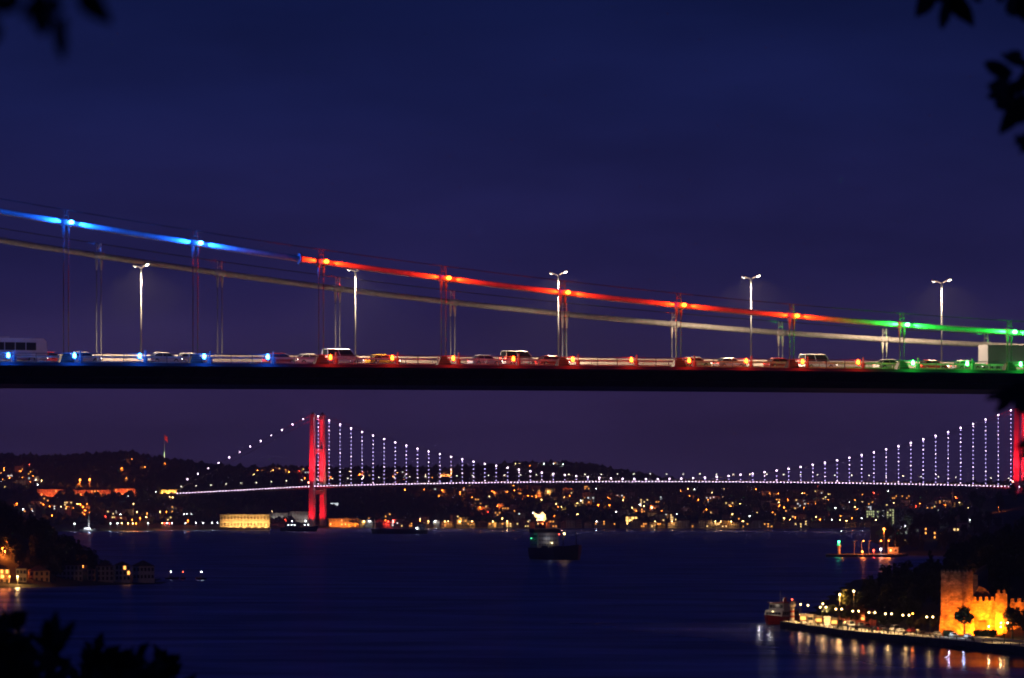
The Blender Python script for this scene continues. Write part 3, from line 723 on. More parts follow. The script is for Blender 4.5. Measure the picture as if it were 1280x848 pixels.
lamps_far = '''5,585,o 5,588,o 12,597,o 26,589,o 28,597,o 37,581,r 1,602,w 11,602,o 45,600,w 47,606,w 52,601,y 41,595,o 20,606,y
143,598,y 158,598,o 152,585.6,o 165,574,o 181,584,o 206,580,o 195,615,w 206,619,y 212,621,y 216,622,y 201,620,y
21,630,o 29,637,w 54,631,o 65,644,o 76,634,y 83,634,o 85,636,o 92,635,o 97,630,y 100,630,o 104,634,o 109,630,o 106,638,o 112,641,o 128,630,o 132,646,r
160,621,w 167,630,y 175,648,o 183,647,y 165,650,o 200,640,y 208,640,o 209,654,w 206,656,r 212,657,r 230,643,w 234,643,w 239,643,w 235,651,o
93,661,w 138,661,w 147,659,w 152,663,y 160,664,y 166,662,y 170,662,o 185,663,w 203,662,y 215,663,w 232,662,w 245,662,w 254,662,w 265,662,w 272,661,w
322,588,o 341,588,y 361,590,o 374,589,r 381,598,o 340,640,y 382,652,w 357,650,r 365,652,w
413,597,o 437,590,y 450,593,o 463,593,o 491,596,o 494,598,y 505,600,o 532,594,y 540,597,o 506,612,o 530,612,o 553,613,o 580,610,o 575,618,o 590,622,o 596,625,o 612,621,y 618,616,o 600,634,o 622,632,o 628,640,y 610,640,r
455,653,y 462,652,w 470,651,w 485,657,r 492,657,r 525,650,o 556,653,y 560,652,y 575,652,y 590,655,y 634,653,y 616,655,y 544,655,w
644,580,y 650,580,y 680,580,w 692,580,w 704,581,w 642,607,o 643,613,o 647,620,o 660,620,o 670,620,o 677,625,y 685,615,y 705,622,y 712,620,o 711,613,o 702,634,y 695,630,y 735,622,o 722,629,y 728,624,y
745,611,w 759,611,y 760,622,o 780,622,o 779,625,y 748,631,o 762,632,o 776,634,y 790,635,y 800,631,w 815,633,y 827,639,o 820,645,y 846,643,w 838,645,y 649,640,o 693,645,o 680,653,o 722,643,y 746,652,w 819,655,y 840,653,y
860,611,y 868,612,w 873,625,o 885,625,o 890,616,y 905,608,w 915,628,y 925,630,y 945,612,o 952,618,o 883,637,o 937,645,w 900,645,y 901,652,y 914,653,y 929,652,y 894,653,y
962,617,o 973,617,o 985,625,o 980,634,o 1005,635,o 1010,630,o 1020,630,o 1032,622,y 1035,625,o 1003,617,y 1022,608,r 1044,635,w 1040,618,y 1062,628,w 1078,628,y 1092,616,r 1110,614,w 1130,622,r
1150,630,o 1145,633,r 1165,628,o 1178,627,o 1196,623,r 1210,635,y 980,648,y 988,650,y 1020,646,y 1025,650,o 1040,650,w 1050,650,y 1065,648,o 1077,648,w 1058,652,y 1095,650,y 1104,645,w'''
for q in lamps_far.split():
    u, py, c = q.split(','); far_lamp(float(u), float(py), c)
for u, py in ((100, 600), (112, 600)): far_lamp(u, py, 'o', W=30000, big=2.2, zone='on a tall mast above the long barracks')
# warm scatter of house lights
ROOFN = {'hip': 'red roofed', 'flat': 'flat roofed'}
def hill_house(u, py, winc, hill=far, rows=2, cols=3, litp=.5, zone='far hillside'):
    wdt = random.choice((9, 12, 15)); dep = 9; h = 3.2*rows+.4; roof = random.choice(('hip', 'hip', 'flat'))
    p, t = hill.find(u, py, h*.5)
    wi = random.randrange(5); wn = ('cream', 'white', 'ochre', 'rose', 'grey')[wi]
    st = {1: 'one storey', 2: 'two storey', 3: 'three storey', 4: 'four storey'}[rows]
    wz = {'amber': 'amber windows', 'yellow': 'yellow windows', 'white': 'white lit windows', 'dark': 'dark windows'}[winc]
    building('hillside_house', f'{wn} {ROOFN[roof]} {st} far house with {wz} {zone_of(u)}', 'house', p, face(u)+random.uniform(-.25, .25), wdt, dep, h, rows, cols, WALLS[wi], roof, winc, litp, f'{wn} {ROOFN[roof]} {st} far houses with {wz} {zone_of(u)}', 1.5, 1.6)
rnd = random.Random(5)
clusters = [(20, 600, 26, 12, 16), (70, 634, 40, 10, 16), (180, 645, 45, 10, 14), (345, 590, 40, 4, 8), (480, 596, 50, 5, 14), (590, 620, 45, 14, 20), (690, 622, 45, 14, 24), (780, 628, 50, 10, 22),
            (815, 645, 45, 7, 14), (880, 618, 35, 9, 14), (930, 640, 40, 10, 14), (1000, 625, 45, 10, 24), (1060, 632, 45, 12, 20), (1150, 630, 45, 9, 20), (520, 650, 60, 5, 12), (640, 645, 40, 8, 12), (1020, 646, 50, 3, 10), (670, 581, 40, 2, 7), (1190, 636, 40, 8, 10)]
for cx, cy_, sx, sy, nn in clusters:
    for i in range(nn):
        u = cx+rnd.uniform(-sx, sx); py = cy_+rnd.uniform(-sy, sy)
        hill_house(u, py, rnd.choice(('amber', 'amber', 'yellow', 'yellow', 'white', 'dark', 'dark')), rows=rnd.choice((1, 2, 2, 3, 3, 4)), cols=rnd.choice((2, 3, 3, 4)), litp=rnd.choice((.15, .25, .4)))
# extra orange and yellow lamps between the houses
for cx, cy_, sx, sy, nn in clusters:
    for i in range(max(2, nn//4)): far_lamp(cx+rnd.uniform(-sx, sx), cy_+rnd.uniform(-sy, sy), rnd.choice('ooooyw'), W=2200)

for i in range(64):
    u = 440+i*10.2+rnd.uniform(-4, 4); p = far.at(u, .004); wi = rnd.randrange(5); rows = rnd.choice((2, 2, 3)); wn = ('cream', 'white', 'ochre', 'rose', 'grey')[wi]; wc = rnd.choice(('dark', 'dark', 'amber', 'yellow'))
    wz = 'unlit windows' if wc == 'dark' else wc+' windows'
    building('shore_house', f'{wn} {[0, 1, "two", "three"][rows]} storey far shore house with {wz} {zone_of(u)}', 'house', (p.x, p.y, 1.5), face(u)+rnd.uniform(-.1, .1), rnd.choice((9, 12, 15)), 9, 3.3*rows, rows, rnd.choice((3, 4)), WALLS[wi], 'hip', wc, .3, f'{wn} {[0, 1, "two", "three"][rows]} storey shore houses with {wz} {zone_of(u)}', 1.4, 1.6)
# long barracks, red lit
def flood_row(o, wdt, col, W, nn, dist=9, z=1.0, zt=8):
    for i in range(nn):
        x = (i+.5)/nn*wdt-wdt/2
        light('SPOT', (x, -dist, z), W, col, o, .5, (x, 0, zt), 110, .9, 'flood')
def landmark(name, label, cat, u0, u1, ytop, ybase, rows, cols, wall, roof, winc, litp, dep=16, hill=far, ww=1.4, wh=2.0):
    u = (u0+u1)/2; p, t = hill.find(u, ybase, 0); k = F/p.y
    return building(name, label, cat, p, face(u), (u1-u0)/k, dep, (ybase-ytop)/k, rows, cols, wall, roof, winc, litp, None, ww, wh), (u1-u0)/k
ORG = (1, .17, .04)
for (a, b_, yt, yb, lab) in ((47, 82, 612, 621, 'long orange lit barracks block with a bright spire lamp'), (92, 138, 613, 620.5, 'longest orange lit barracks block among dark trees'), (143, 169, 611, 619, 'orange lit barracks block below two tall lamps')):
    bo, wd_ = landmark('barracks', lab, 'barracks', a, b_, yt, yb, 2, int((b_-a)/3.4), WALLS[3], 'hip', 'amber', .25)
    flood_row(bo, wd_, ORG, 1.5e4, 4, 14, 2, 5)
far_lamp(73, 609, 'w', zone='on the barracks roof ridge')
# palace on the water
bo, wd_ = landmark('palace', 'floodlit cream waterside palace with rows of tall windows', 'palace', 275, 337, 644, 660.5, 2, 15, WALLS[0], 'flat', 'dark', 0, 26, ww=1.8, wh=4.2)
for i in range(16): MB().tube([((i/15-.5)*(wd_-1), -.35, 0), ((i/15-.5)*(wd_-1), -.35, 17)], .42, 8).build('column', WALLS[0], bo)
MB().box((0, 2, 9.2), (wd_+.8, 5.4, .7)).build('cornice', WALLS[0], bo); MB().box((0, -6, .3), (wd_+30, 1, 1.2)).build('quay_wall', M['concrete'], bo)
flood_row(bo, wd_, (1, .52, .14), 3.0e4, 7, 10, 1.0, 9)
bo, wd_ = landmark('toll_station', 'yellow lit toll station where the distant bridge meets the hill', 'toll station', 197, 221, 613, 620, 1, 6, WALLS[0], 'flat', 'yellow', .8)
flood_row(bo, wd_, (1, .45, .08), 3.5e4, 3, 9, 2, 4)
# hotel with lit rooms under the bridge
for (a, b_, yt, yb, r_, c_, lab) in ((1083, 1106, 638.5, 651, 4, 9, 'long pale hotel with rows of greenish lit windows'), (1108, 1118, 636.5, 655.5, 6, 3, 'slim tall hotel wing with greenish lit windows')):
    bo, wd_ = landmark('hotel', lab, 'hotel', a, b_, yt, yb, r_, c_, WALLS[1], 'flat', 'green', .8, 14, ww=1.5, wh=2.0)
bo, wd_ = landmark('mansion', 'brightly floodlit white twin gabled waterfront mansion', 'mansion', 664, 682, 643, 651, 2, 6, WALLS[1], 'hip', 'yellow', .6)
for d in (-1, 1):
    MB().prism([(d*6-3.5, 9), (d*6, 14), (d*6+3.5, 9)], -.4, 4).build('gable', WALLS[1], bo)
flood_row(bo, wd_, (1, .66, .25), 4e4, 3, 9, 1, 6)
bo, wd_ = landmark('waterfront_hall', 'orange lit waterfront hall beside the red tower foot', 'hall', 411, 448, 651, 660.5, 2, 8, WALLS[2], 'flat', 'yellow', .45)
flood_row(bo, wd_, (1, .28, .03), 1e4, 5, 8, 1, 4)
bo, wd_ = landmark('waterfront_house', 'tall yellow lit waterfront house in midspan', 'house', 782, 797, 646, 656, 3, 4, WALLS[0], 'hip', 'yellow', .7)
flood_row(bo, wd_, (1, .6, .2), 1.6e4, 2, 8, 1, 5)
for (a, b_, yt, yb) in ((338, 360, 642, 652), (362, 386, 640, 653)):
    bo, wd_ = landmark('warehouse', f'pale grey {"long" if a > 350 else "low"} warehouse beside the red tower foot', 'warehouse', a, b_, yt, yb, 2, 6, WALLS[4], 'flat', 'dark', 0)
    flood_row(bo, wd_, (.9, .8, .7), 3500, 2, 9, 2, 5)
p, t = far.find(418, 631, 6)
o = thing('lit_billboard', 'small white lit billboard right of the red bridge tower', 'billboard', p)
o['label'] = 'small white lit billboard on posts beside the red bridge tower'
MB().box((-3, 0, 1.5), (.4, .4, 7)).build('post', M['steel'], o); MB().box((3, 0, 1.5), (.4, .4, 7)).build('post', M['steel'], o)
MB().box((0, -.3, 6.2), (12, .4, 4.4)).build('panel', emat('billboard_white', (.85, .92, 1), 1.6), o)
# mosques with minarets
def mosque(label, u, py, hgt, W, col):
    p, t = far.find(u, py, 0); o = thing('mosque', label, 'mosque', p, face(u))
    MB().box((0, 8, 4), (18, 16, 12)).build('prayer_hall', WALLS[0], o)
    MB().lathe([(7.4, 9.9), (7.2, 12), (6.0, 15), (3.6, 17.4), (.3, 18.6), (.12, 20.5)], (0, 8, 0), 18).build('dome', M['lead'], o, True)
    for sx in (-1, 1): MB().lathe([(2.4, 9.9), (2.2, 11.2), (1.2, 12.6), (.1, 13.2)], (sx*6.2, 2.6, 0), 12).build('small_dome', M['lead'], o, True)
    MB().lathe([(1.5, -2), (1.4, hgt*.62), (2.3, hgt*.65), (2.3, hgt*.68), (1.1, hgt*.68), (1.0, hgt*.82), (1.25, hgt*.82), (.08, hgt)], (11.5, 4, 0), 12).build('minaret', WALLS[1], o, True)
    for x in (-7, 7, 14): light('SPOT', (x, -9, 1), W, col, o, .4, (x*.7, 3, 12), 90, .9, 'flood')
    return o
mosque('small mosque lit orange with one minaret above the distant deck', 556, 600, 30, 3.5e4, (1, .36, .08))
mosque('dim hillside mosque with a pale slender minaret', 1182, 633, 34, 7e3, (1, .55, .3))
# flag on its pole
p, t = far.find(205.5, 578, 0)
k = F/p.y; o = thing('flagpole', 'tall lit flagpole with red flag on the dark ridge', 'flagpole', p)
MB().tube([(0, 0, -2), (0, 0, 35/k)], [.7, .4], 8).build('pole', M['shipw'], o, True)
vs = []; 
for j in range(5):
    for i in range(9): vs.append((.4+i*.75, .8*math.sin(i*.9+j*.3), 34/k-j*2.2-i*.55))
MB().add(vs, [(j*9+i, j*9+i+1, (j+1)*9+i+1, (j+1)*9+i) for j in range(4) for i in range(8)]).build('flag', mat('flag_red', (.6, .02, .02), .8), o, True)
light('SPOT', (-2, -8, 1), 3.5e4, (.85, 1, .55), o, .3, (0, 0, 16), 50, .8, 'flood'); light('SPOT', (5, -22, 12), 8e4, (1, .8, .7), o, .3, (3, 0, 34/k-4), 40, .8, 'flood')

# ---------------------------------------------------------------- houses on the wooded point
def yali(u0, u1, ytop, D, rows, cols, wi, winc, litp, lab, roof='hip'):
    u = (u0+u1)/2; k = F/D; x, y = UD(u, D)
    zt = CH+(YH-ytop)/F*D
    return building('waterside_house', lab, 'house', (x, y, 1.6), face(u)+.05, (u1-u0)/k, 11, zt-1.6, rows, cols, WALLS[wi], roof, winc, litp, None, 1.2, 1.8)
yali(68, 103, 707, 2420, 3, 7, 4, 'dark', 0, 'long grey three storey waterside house with dark windows')
yali(110, 119, 712, 2432, 2, 2, 3, 'dark', 0, 'narrow rose waterside house between larger neighbours')
yali(121, 142, 708, 2436, 3, 4, 4, 'dark', 0, 'dim grey waterside house with closed windows')
yali(144, 163, 707, 2444, 3, 4, 1, 'amber', .16, 'white waterside house with one reddish lit window')
yali(166, 193, 708, 2452, 2, 6, 1, 'dark', 0, 'pale hipped roof boathouse at the tip of the point')
yali(20, 33, 711, 2372, 2, 3, 0, 'amber', .17, 'cream waterside house with amber windows near bright lamp')
yali(-14, 12, 712, 2360, 3, 4, 2, 'amber', .25, 'ochre waterside house with amber windows at the dark shore')
yali(36, 62, 714, 2390, 2, 4, 2, 'amber', .12, 'low ochre waterside house with one amber window')
class LandHill:
    def __init__(s, l): s.l = l
    def find(s, u, py, hh):
        for D in range(2385, 3100, 3):
            x, y = UD(u, D)
            if sdist(x, y, s.l.poly) > 3 and s.l.z(x, y)+hh >= CH+(YH-py)/F*D: return Vector((x, y, s.l.z(x, y))), 0
        x, y = UD(u, 2700); return Vector((x, y, s.l.z(x, y))), 0
ph = LandHill(prom_land)
pz = 'on the wooded point'
for u, py, c, W in ((3, 686, 'o', 9000), (6, 690, 'o', 6000), (101, 677, 'o', 9000), (104, 684, 'o', 16000), (131, 692, 'o', 3500), (138, 693, 'w', 1500), (79, 697, 'w', 500), (130, 702, 'w', 800), (96, 703, 'o', 800), (104, 702, 'y', 800), (27, 713, 'o', 900), (31, 713, 'o', 900), (45, 713, 'o', 500)):
    far_lamp(u, py, c, ph, pz, W, .5)
for u, D, c, W in ((22, 2352, 'y', 7000), (4, 2350, 'o', 900), (12, 2350, 'o', 900)):
    x, y = UD(u, D); lp = thing('quay_lamp', f'{LNAME[c]} lamp on the dark quay below the amber windowed houses', 'lamp', (x, y, 1), 0, f'{LNAME[c]} quay lamps'); lp.scale = (.6, .6, .6)
    put('pole', fp, lp); put('globe', fg[c], lp); light('POINT', (0, -1.5, 7), W, LCOL[c], lp, .3)
# small boats off the tip
def small_boat(u, py, c, label):
    D = Dw(py+2.5); x, y = UD(u, D); o = thing('small_boat', label, 'boat', (x, y, 0), random.uniform(0, 3))
    vs = []
    for i in range(7):
        f = i/6; wdt = 1.3*math.sin(math.pi*(.12+.8*f))**.6 if i < 6 else .05
        X_ = -4+8*f; vs += [(X_, -wdt, .9+.5*f*f), (X_, -wdt*.6, -.4), (X_, wdt*.6, -.4), (X_, wdt, .9+.5*f*f)]
    MB().add(vs, [(i*4+j, (i+1)*4+j, (i+1)*4+j+1, i*4+j+1) for i in range(6) for j in range(3)]+[(i*4+3, (i+1)*4+3, (i+1)*4, i*4) for i in range(6)]+[(0, 1, 2, 3)]).build('hull', M['hulld'], o)
    MB().frus(.9, (-2, 1, -.8, .8), 2.2, (-1.8, .4, -.7, .7)).build('cabin', M['shipw'], o)
    MB().tube([(-.5, 0, 2.1), (-.5, 0, 4.2)], .06, 5).build('mast', M['steel'], o)
    MB().ball((-.5, 0, 4.3), .28, 8, 5).build('mast_light', LMAT[c], o)
    return o
small_boat(215, 722, 'w', 'small boat with white mast light off the point'); small_boat(229, 722, 'r', 'small boat with red mast light off the point')
small_boat(251, 722, 'w', 'small boat with pale light farthest from the point'); small_boat(1052, 666, 'w', 'tiny dark motorboat in the open strait beyond the pier')

# ---------------------------------------------------------------- ships
def hull(L_, Bm, dr, fl, m, parent, bowrise=1.5, n=15):
    vs = []
    for i in range(n):
        f = i/(n-1); wdt = Bm/2*min(1, (1-f)**.55*2.1 if f > .6 else 1)*(.82+.18*min(1, f*5)); 
        if i == n-1: wdt = .08
        zt = fl+bowrise*max(0, (f-.55)/.45)**2; x = -L_/2+L_*f; rk = 2.5*max(0, (f-.8)/.2)
        vs += [(x+rk, -wdt, zt), (x+rk*.4, -wdt*.94, zt*.4), (x, -wdt*.7, -dr), (x, wdt*.7, -dr), (x+rk*.4, wdt*.94, zt*.4), (x+rk, wdt, zt)]
    fs = [(i*6+j, i*6+j+1, (i+1)*6+j+1, (i+1)*6+j) for i in range(n-1) for j in range(5)]+[(i*6+5, i*6, (i+1)*6, (i+1)*6+5) for i in range(n-1)]+[(5, 4, 3, 2, 1, 0)]
    return MB().add(vs, fs).build('hull', m, parent)
def winrow(o, m, nn, x0, x1, y, z, sz, ax='x'):
    me = MB().box((0, 0, 0), (sz, .1, sz) if ax == 'x' else (.1, sz, sz)).mesh('window', m)
    for i in range(nn):
        q = lerp(x0, x1, (i+.5)/nn); put('window', me, o, (q, y, z) if ax == 'x' else (y, q, z))
D = Dw(699.5); x, y = UD(697, D)
o = thing('cargo_ship', 'dark cargo ship with pale bridge block under way in midstream', 'ship', (x, y, 0), R(-66))
hull(70, 21, 3, 8.5, M['hulld'], o, 3)
MB().box((-24, 0, 14), (13, 17.5, 11.5)).build('accommodation', M['shipw'], o)
MB().box((-23, 0, 21.1), (9, 21, 2.7)).build('wheelhouse', M['hulld'], o); MB().box((-23, 0, 22.7), (10.5, 22, .4)).build('wheelhouse_roof', M['shipw'], o)
for z in (10.8, 14, 17.2):
    winrow(o, M['pane'], 7, -7.6, 7.6, -30.55, z, 1.1, 'y'); winrow(o, M['pane'], 7, -7.6, 7.6, -17.45, z, 1.1, 'y'); winrow(o, M['pane'], 5, -29.5, -18.5, -8.8, z, 1.1)
MB().box((-29, 0, 24), (4.5, 5, 4)).build('funnel', M['hullr'], o)
for xx, hh in ((-24, 33), (10, 19), (33, 21)):
    MB().tube([(xx, 0, 8), (xx, 0, hh)], [.45, .2], 8).tube([(xx, -2.5, hh-3), (xx, 2.5, hh-3)], .15, 6).build('mast', M['hulld'], o)
for xx in (-8, 6, 20): MB().box((xx, 0, 9.2), (12, 14, 1.6)).build('hatch', M['hulld'], o)
mb = MB()
for d in (-1, 1):
    for i in range(16): mb.tube([(-36+i*4.2, d*9.6*(1 if i < 11 else .8), 8.4), (-36+i*4.2, d*9.6*(1 if i < 11 else .8), 9.7)], .09, 4)
mb.build('bulwark_rail', M['steel'], o)
for nm, loc, c, r in (('mast_light', (12, 0, 19.2), 'y', .55), ('starboard_light', (-22, -11.6, 15.5), 'g', .22), ('port_light', (-22, 11.3, 18.5), 'r', .4), ('deck_lamp', (-16.5, 3, 12), 'y', .3)):
    MB().ball(loc, r, 8, 5).build(nm, LMAT[c], o)
light('POINT', (12, 0, 20.5), 700, LCOL['y'], o, .4); light('POINT', (-14, 0, 15), 160, (.8, .85, 1), o, .4)
D = Dw(667.5); x, y = UD(500, D)
o = thing('coaster_ship', 'long low dark coaster with its bridge at one end before the red tower', 'ship', (x, y, 0), R(180-6))
hull(68, 11, 2, 4.6, M['hulld'], o, 1.5)
MB().box((-27, 0, 8), (9, 9, 8)).build('accommodation', M['shipw'], o); MB().box((-26, 0, 13), (6, 10, 2.4)).build('wheelhouse', M['hulld'], o)
for xx, hh in ((-26, 20), (26, 13)): MB().tube([(xx, 0, 4), (xx, 0, hh)], [.4, .2], 6).build('mast', M['steel'], o)
winrow(o, M['pane'], 5, -31, -23, 4.55, 9, 1.0); MB().box((4, 0, 5.4), (44, 8, 1.6)).build('hatch', M['hulld'], o)
MB().ball((-21.5, 5.2, 7), .8, 8, 5).build('deck_lamp', LMAT['w'], o)
D = Dw(664.5); x, y = UD(373, D)
o = thing('moored_ship', 'dark moored ship with white deck lamps below the red tower', 'ship', (x, y, 0), R(3))
hull(48, 10, 2, 5.5, M['hulld'], o, 2); MB().box((-8, 0, 8.5), (20, 8, 6)).build('accommodation', M['hulld'], o); MB().tube([(-4, 0, 11), (-4, 0, 20)], .35, 6).build('mast', M['steel'], o)
for xx in (-13, -9, -5, 8, 13): MB().ball((xx, -4.6, 8.5), .45, 6, 4).build('deck_lamp', LMAT['w'], o)
# masted boat at the far-left waterfront
D = Dw(665); x, y = UD(110, D)
o = thing('sailing_yacht', 'white motor yacht with a tall pale mast at the far waterfront', 'boat', (x, y, 0), R(8))
hull(22, 5.5, 1.5, 3, M['shipw'], o, 1); MB().frus(3, (-6, 4, -2, 2), 5.5, (-5, 2.5, -1.6, 1.6)).build('cabin', M['shipw'], o); MB().tube([(1, 0, 3), (1, 0, 25)], [.35, .2], 8).build('mast', M['shipw'], o)
MB().box((-1, -2.1, 4.3), (8, .1, 1.0)).build('cabin_windows', WINM['white'], o); light('POINT', (2, -5, 9), 9000, (.9, .95, 1), o, .3)

# ---------------------------------------------------------------- small pier with its beacon
D = 3560
def pp(u, Dd, z): x, y = UD(u, Dd); return Vector((x, y, z))
pier = MB().flat([UD(1032, 3500), UD(1118, 3475), UD(1135, 3560), UD(1118, 3640), UD(1034, 3530)], -2, 2.0).build('pier', M['stone2'])
tag(pier, 'low stone pier with orange lamps reaching into the strait', 'pier')
o = thing('beacon', 'squat pale harbour beacon with green light on the pier end', 'beacon', pp(1048.5, 3515, 2.0))
MB().lathe([(1.6, 0), (1.1, .5), (.9, 5.2), (1.7, 5.4), (1.7, 7), (1.2, 7.1), (1.1, 8.3), (.2, 8.9)], n=12).build('tower', M['whitesock'], o, True)
MB().ball((0, 0, 9.6), .75, 8, 6).build('lantern', LMAT['g'], o); light('POINT', (0, -1.5, 9.6), 900, LCOL['g'], o, .3)
light('POINT', (3, -4, 3), 1100, LCOL['o'], o, .3)
pl = MB().tube([(0, 0, 0), (0, 0, 9.3), (.5, 0, 10.3), (1.4, 0, 10.5)], [.16, .12, .1, .08], 6).mesh('pole', M['galv'])
plh = MB().ball((1.6, 0, 10.3), .42, 8, 5).mesh('lamp_head', LMAT['o']); plf = MB().box((1.6, 0, 10.35), (.8, .4, .25)).mesh('lamp_head', M['galv'])
for i, (u, Dd, lit) in enumerate(((1068, 3520, 0), (1077, 3510, 1), (1086, 3525, 0), (1100, 3520, 1), (1110, 3530, 1), (1119, 3550, 0))):
    lp = thing('pier_lamp', 'lit orange street lamp on the small pier' if lit else 'unlit street lamp on the small pier', 'street lamp', pp(u, Dd, 2.0), .3*i, 'lit pier lamps' if lit else 'unlit pier lamps')
    put('pole', pl, lp); put('lamp_head', plh if lit else plf, lp)
    if lit: light('POINT', (1.6, 0, 9.6), 9000, LCOL['o'], lp, .3)
lp = thing('harbour_mast_light', 'tall orange flood mast rising behind the small pier', 'lamp', pp(1105, 3580, 2))
MB().tube([(0, 0, 0), (0, 0, 18.5)], [.3, .15], 8).build('pole', M['galv'], lp); MB().ball((0, 0, 19), .75, 8, 5).build('globe', LMAT['o'], lp); light('POINT', (0, -1, 18), 9000, LCOL['o'], lp, .4)
for u, z, c, W, lab in ((1078, 1.6, 'o', 5000, 'bright low orange lamp at the pier side'), (1092, 2.6, 'r', 2500, 'red lamp low on the pier'), (1101, 3.6, 'w', 2500, 'white lamp beside the pier lamps')):
    lp = thing('bollard_lamp', lab, 'lamp', pp(u, 3505, 2)); MB().tube([(0, 0, 0), (0, 0, z)], .12, 6).build('post', M['galv'], lp); MB().ball((0, 0, z+.4), .62, 8, 5).build('globe', LMAT[c], lp)
    light('POINT', (0, -1.5, z+.5), W, LCOL[c], lp, .3)
bo = building('pier_kiosk', 'small orange lit kiosk on the pier', 'kiosk', pp(1116.5, 3545, 2), 0, 8, 5, 4.6, 1, 2, WALLS[1], 'flat', 'yellow', .5); light('POINT', (-5, -5, 5), 3000, LCOL['o'], bo, .3)
# buildings of the headland
def head(u, py, w_, h, rows, cols, winc, litp, lab, wi, roof='hip'):
    p, t = mid.find(u, py, h*.5); return building('headland_house', lab, 'house', p, face(u), w_, 9, h, rows, cols, WALLS[wi], roof, winc, litp, None, 1.1, 1.6)
head(1126, 677, 9, 5, 1, 4, 'yellow', 1, 'low house with a bright row of yellow windows behind the pier', 2)
head(1160, 667, 16, 11, 3, 4, 'amber', .3, 'tall headland house with scattered amber windows', 3)
head(1191, 665, 12, 7, 2, 4, 'yellow', .5, 'headland house with bright yellow upper windows', 0)
head(1203, 659, 10, 7, 2, 3, 'white', .3, 'headland house with pale windows beside the dark slope', 1)
head(1247, 651, 10, 7, 2, 3, 'white', .25, 'isolated headland house with white windows on the dark slope', 4)
for u, py, c, W in ((1160, 652, 'o', 4000), (1126, 657, 'w', 12000), (1131, 657, 'w', 12000), (1248, 634, 'o', 2500), (1176, 668, 'y', 900), (1212, 650, 'w', 700), (1168, 664, 'o', 900)):
    far_lamp(u, py, c, mid, 'on the headland beyond the pier', W, 1.0 if c == 'w' and W > 9000 else .6)

# ---------------------------------------------------------------- promenade, castle
def qoff(i, d):
    a = Vector(QUAY[max(0, i-1)]); b_ = Vector(QUAY[min(len(QUAY)-1, i+1)]); t = (b_-a).normalized(); nrm = Vector((-t.y, t.x)); 
    if nrm.x < 0: nrm = -nrm
    return Vector(QUAY[i])+nrm*d
def strip(name, d0, d1, z0, z1, m, lab=None):
    vs = []
    for i in range(len(QUAY)):
        a, b_ = qoff(i, d0), qoff(i, d1); vs += [(a.x, a.y, z0), (a.x, a.y, z1), (b_.x, b_.y, z1), (b_.x, b_.y, z0)]
    fs = [(i*4+j, i*4+(j+1) % 4, (i+1)*4+(j+1) % 4, (i+1)*4+j) for i in range(len(QUAY)-1) for j in range(4)]+[(3, 2, 1, 0), tuple((len(QUAY)-1)*4+j for j in range(4))]
    o = MB().add(vs, fs).build(name, m); o['kind'] = 'structure'
    if lab: o['label'] = lab
    return o
strip('quay', 0, 9.5, -2, 2.4, M['stone2'], 'stone quay wall along the water')
strip('promenade', .5, 9.4, 2.4, 2.46, M['pave'], 'pale paved promenade')
strip('road', 9.5, 15.5, 1, 2.30, M['asphalt'], 'coast road below the castle')
strip('pavement', 15.5, 21, 1, 2.42, M['pave'], 'pavement below the castle')
def Q(f, d, z=2.45):
    k = max(0, min(len(QUAY)-2, int(f))); g = f-k; a, b_ = qoff(k, d), qoff(k+1, d); p = a.lerp(b_, g); return Vector((p.x, p.y, z))
def qang(f):
    k = max(0, min(len(QUAY)-2, int(f))); a, b_ = Vector(QUAY[k]), Vector(QUAY[k+1]); return math.atan2(b_.y-a.y, b_.x-a.x)
def f_of(u, d):
    best = min(range(0, 481), key=lambda i: abs(px(*Q(i/100, d)[:2])-u)); return best/100
# twin globe lamps of the promenade
gl_w = emat('promenade_globe', (1, .62, .24), 20)
tw_p = MB().tube([(0, 0, 0), (0, 0, 5.9)], [.12, .07], 8).tube([(0, -1.0, 5.9), (0, 1.0, 5.9)], .05, 6).lathe([(.3, 0), (.22, .5), (.12, .9)], n=8).mesh('pole', M['black'])
tw_g = MB().ball((0, 0, 0), .26, 10, 7).mesh('globe', gl_w)
sg_p = MB().tube([(0, 0, 0), (0, 0, 6.0)], [.12, .07], 8).lathe([(.3, 0), (.22, .5), (.12, .9)], n=8).mesh('pole', M['black'])
for u, y_, twin in ((1001, 761, 0), (1010, 769, 0), (1022, 758, 0), (1029, 766, 1), (1048.5, 768, 1), (1069.5, 770.5, 1), (1090, 772.5, 1), (1110.5, 775, 1), (1132.5, 777, 1), (1162, 779.5, 1), (1255, 787, 1), (1310, 793, 1)):
    dd = 6.0 if u not in (1022,) else 15.8
    f = f_of(u, dd); lp = thing('promenade_lamp', 'black twin globe lamp on the waterside promenade' if twin else 'black single globe lamp near the ferry landing', 'street lamp', Q(f, dd), 0 if twin else 0, 'twin globe promenade lamps' if twin else 'single globe landing lamps')
    lp.rotation_euler.z = R(90)
    put('pole', tw_p if twin else sg_p, lp)
    for d in ((-1.0, 1.0) if twin else (0,)):
        put('globe', tw_g, lp, (0, d, 6.15))
    light('POINT', (.5, 0, 6.3), 750 if u < 1150 else 400, (1, .50, .13), lp, .25); light('SPOT', (.35, 0, 6.0), 9000 if u < 1150 else 3500, (1, .64, .28), lp, .25, (.35, 0, 0), 140, .6)
lp = thing('road_lamp', 'orange globe lamp beside the coast road', 'street lamp', Q(f_of(1141, 14), 14)); put('pole', sg_p, lp); MB().ball((0, 0, 6.2), .26, 8, 6).build('globe', LMAT['o'], lp); light('POINT', (0, 0, 6), 900, LCOL['o'], lp, .3)
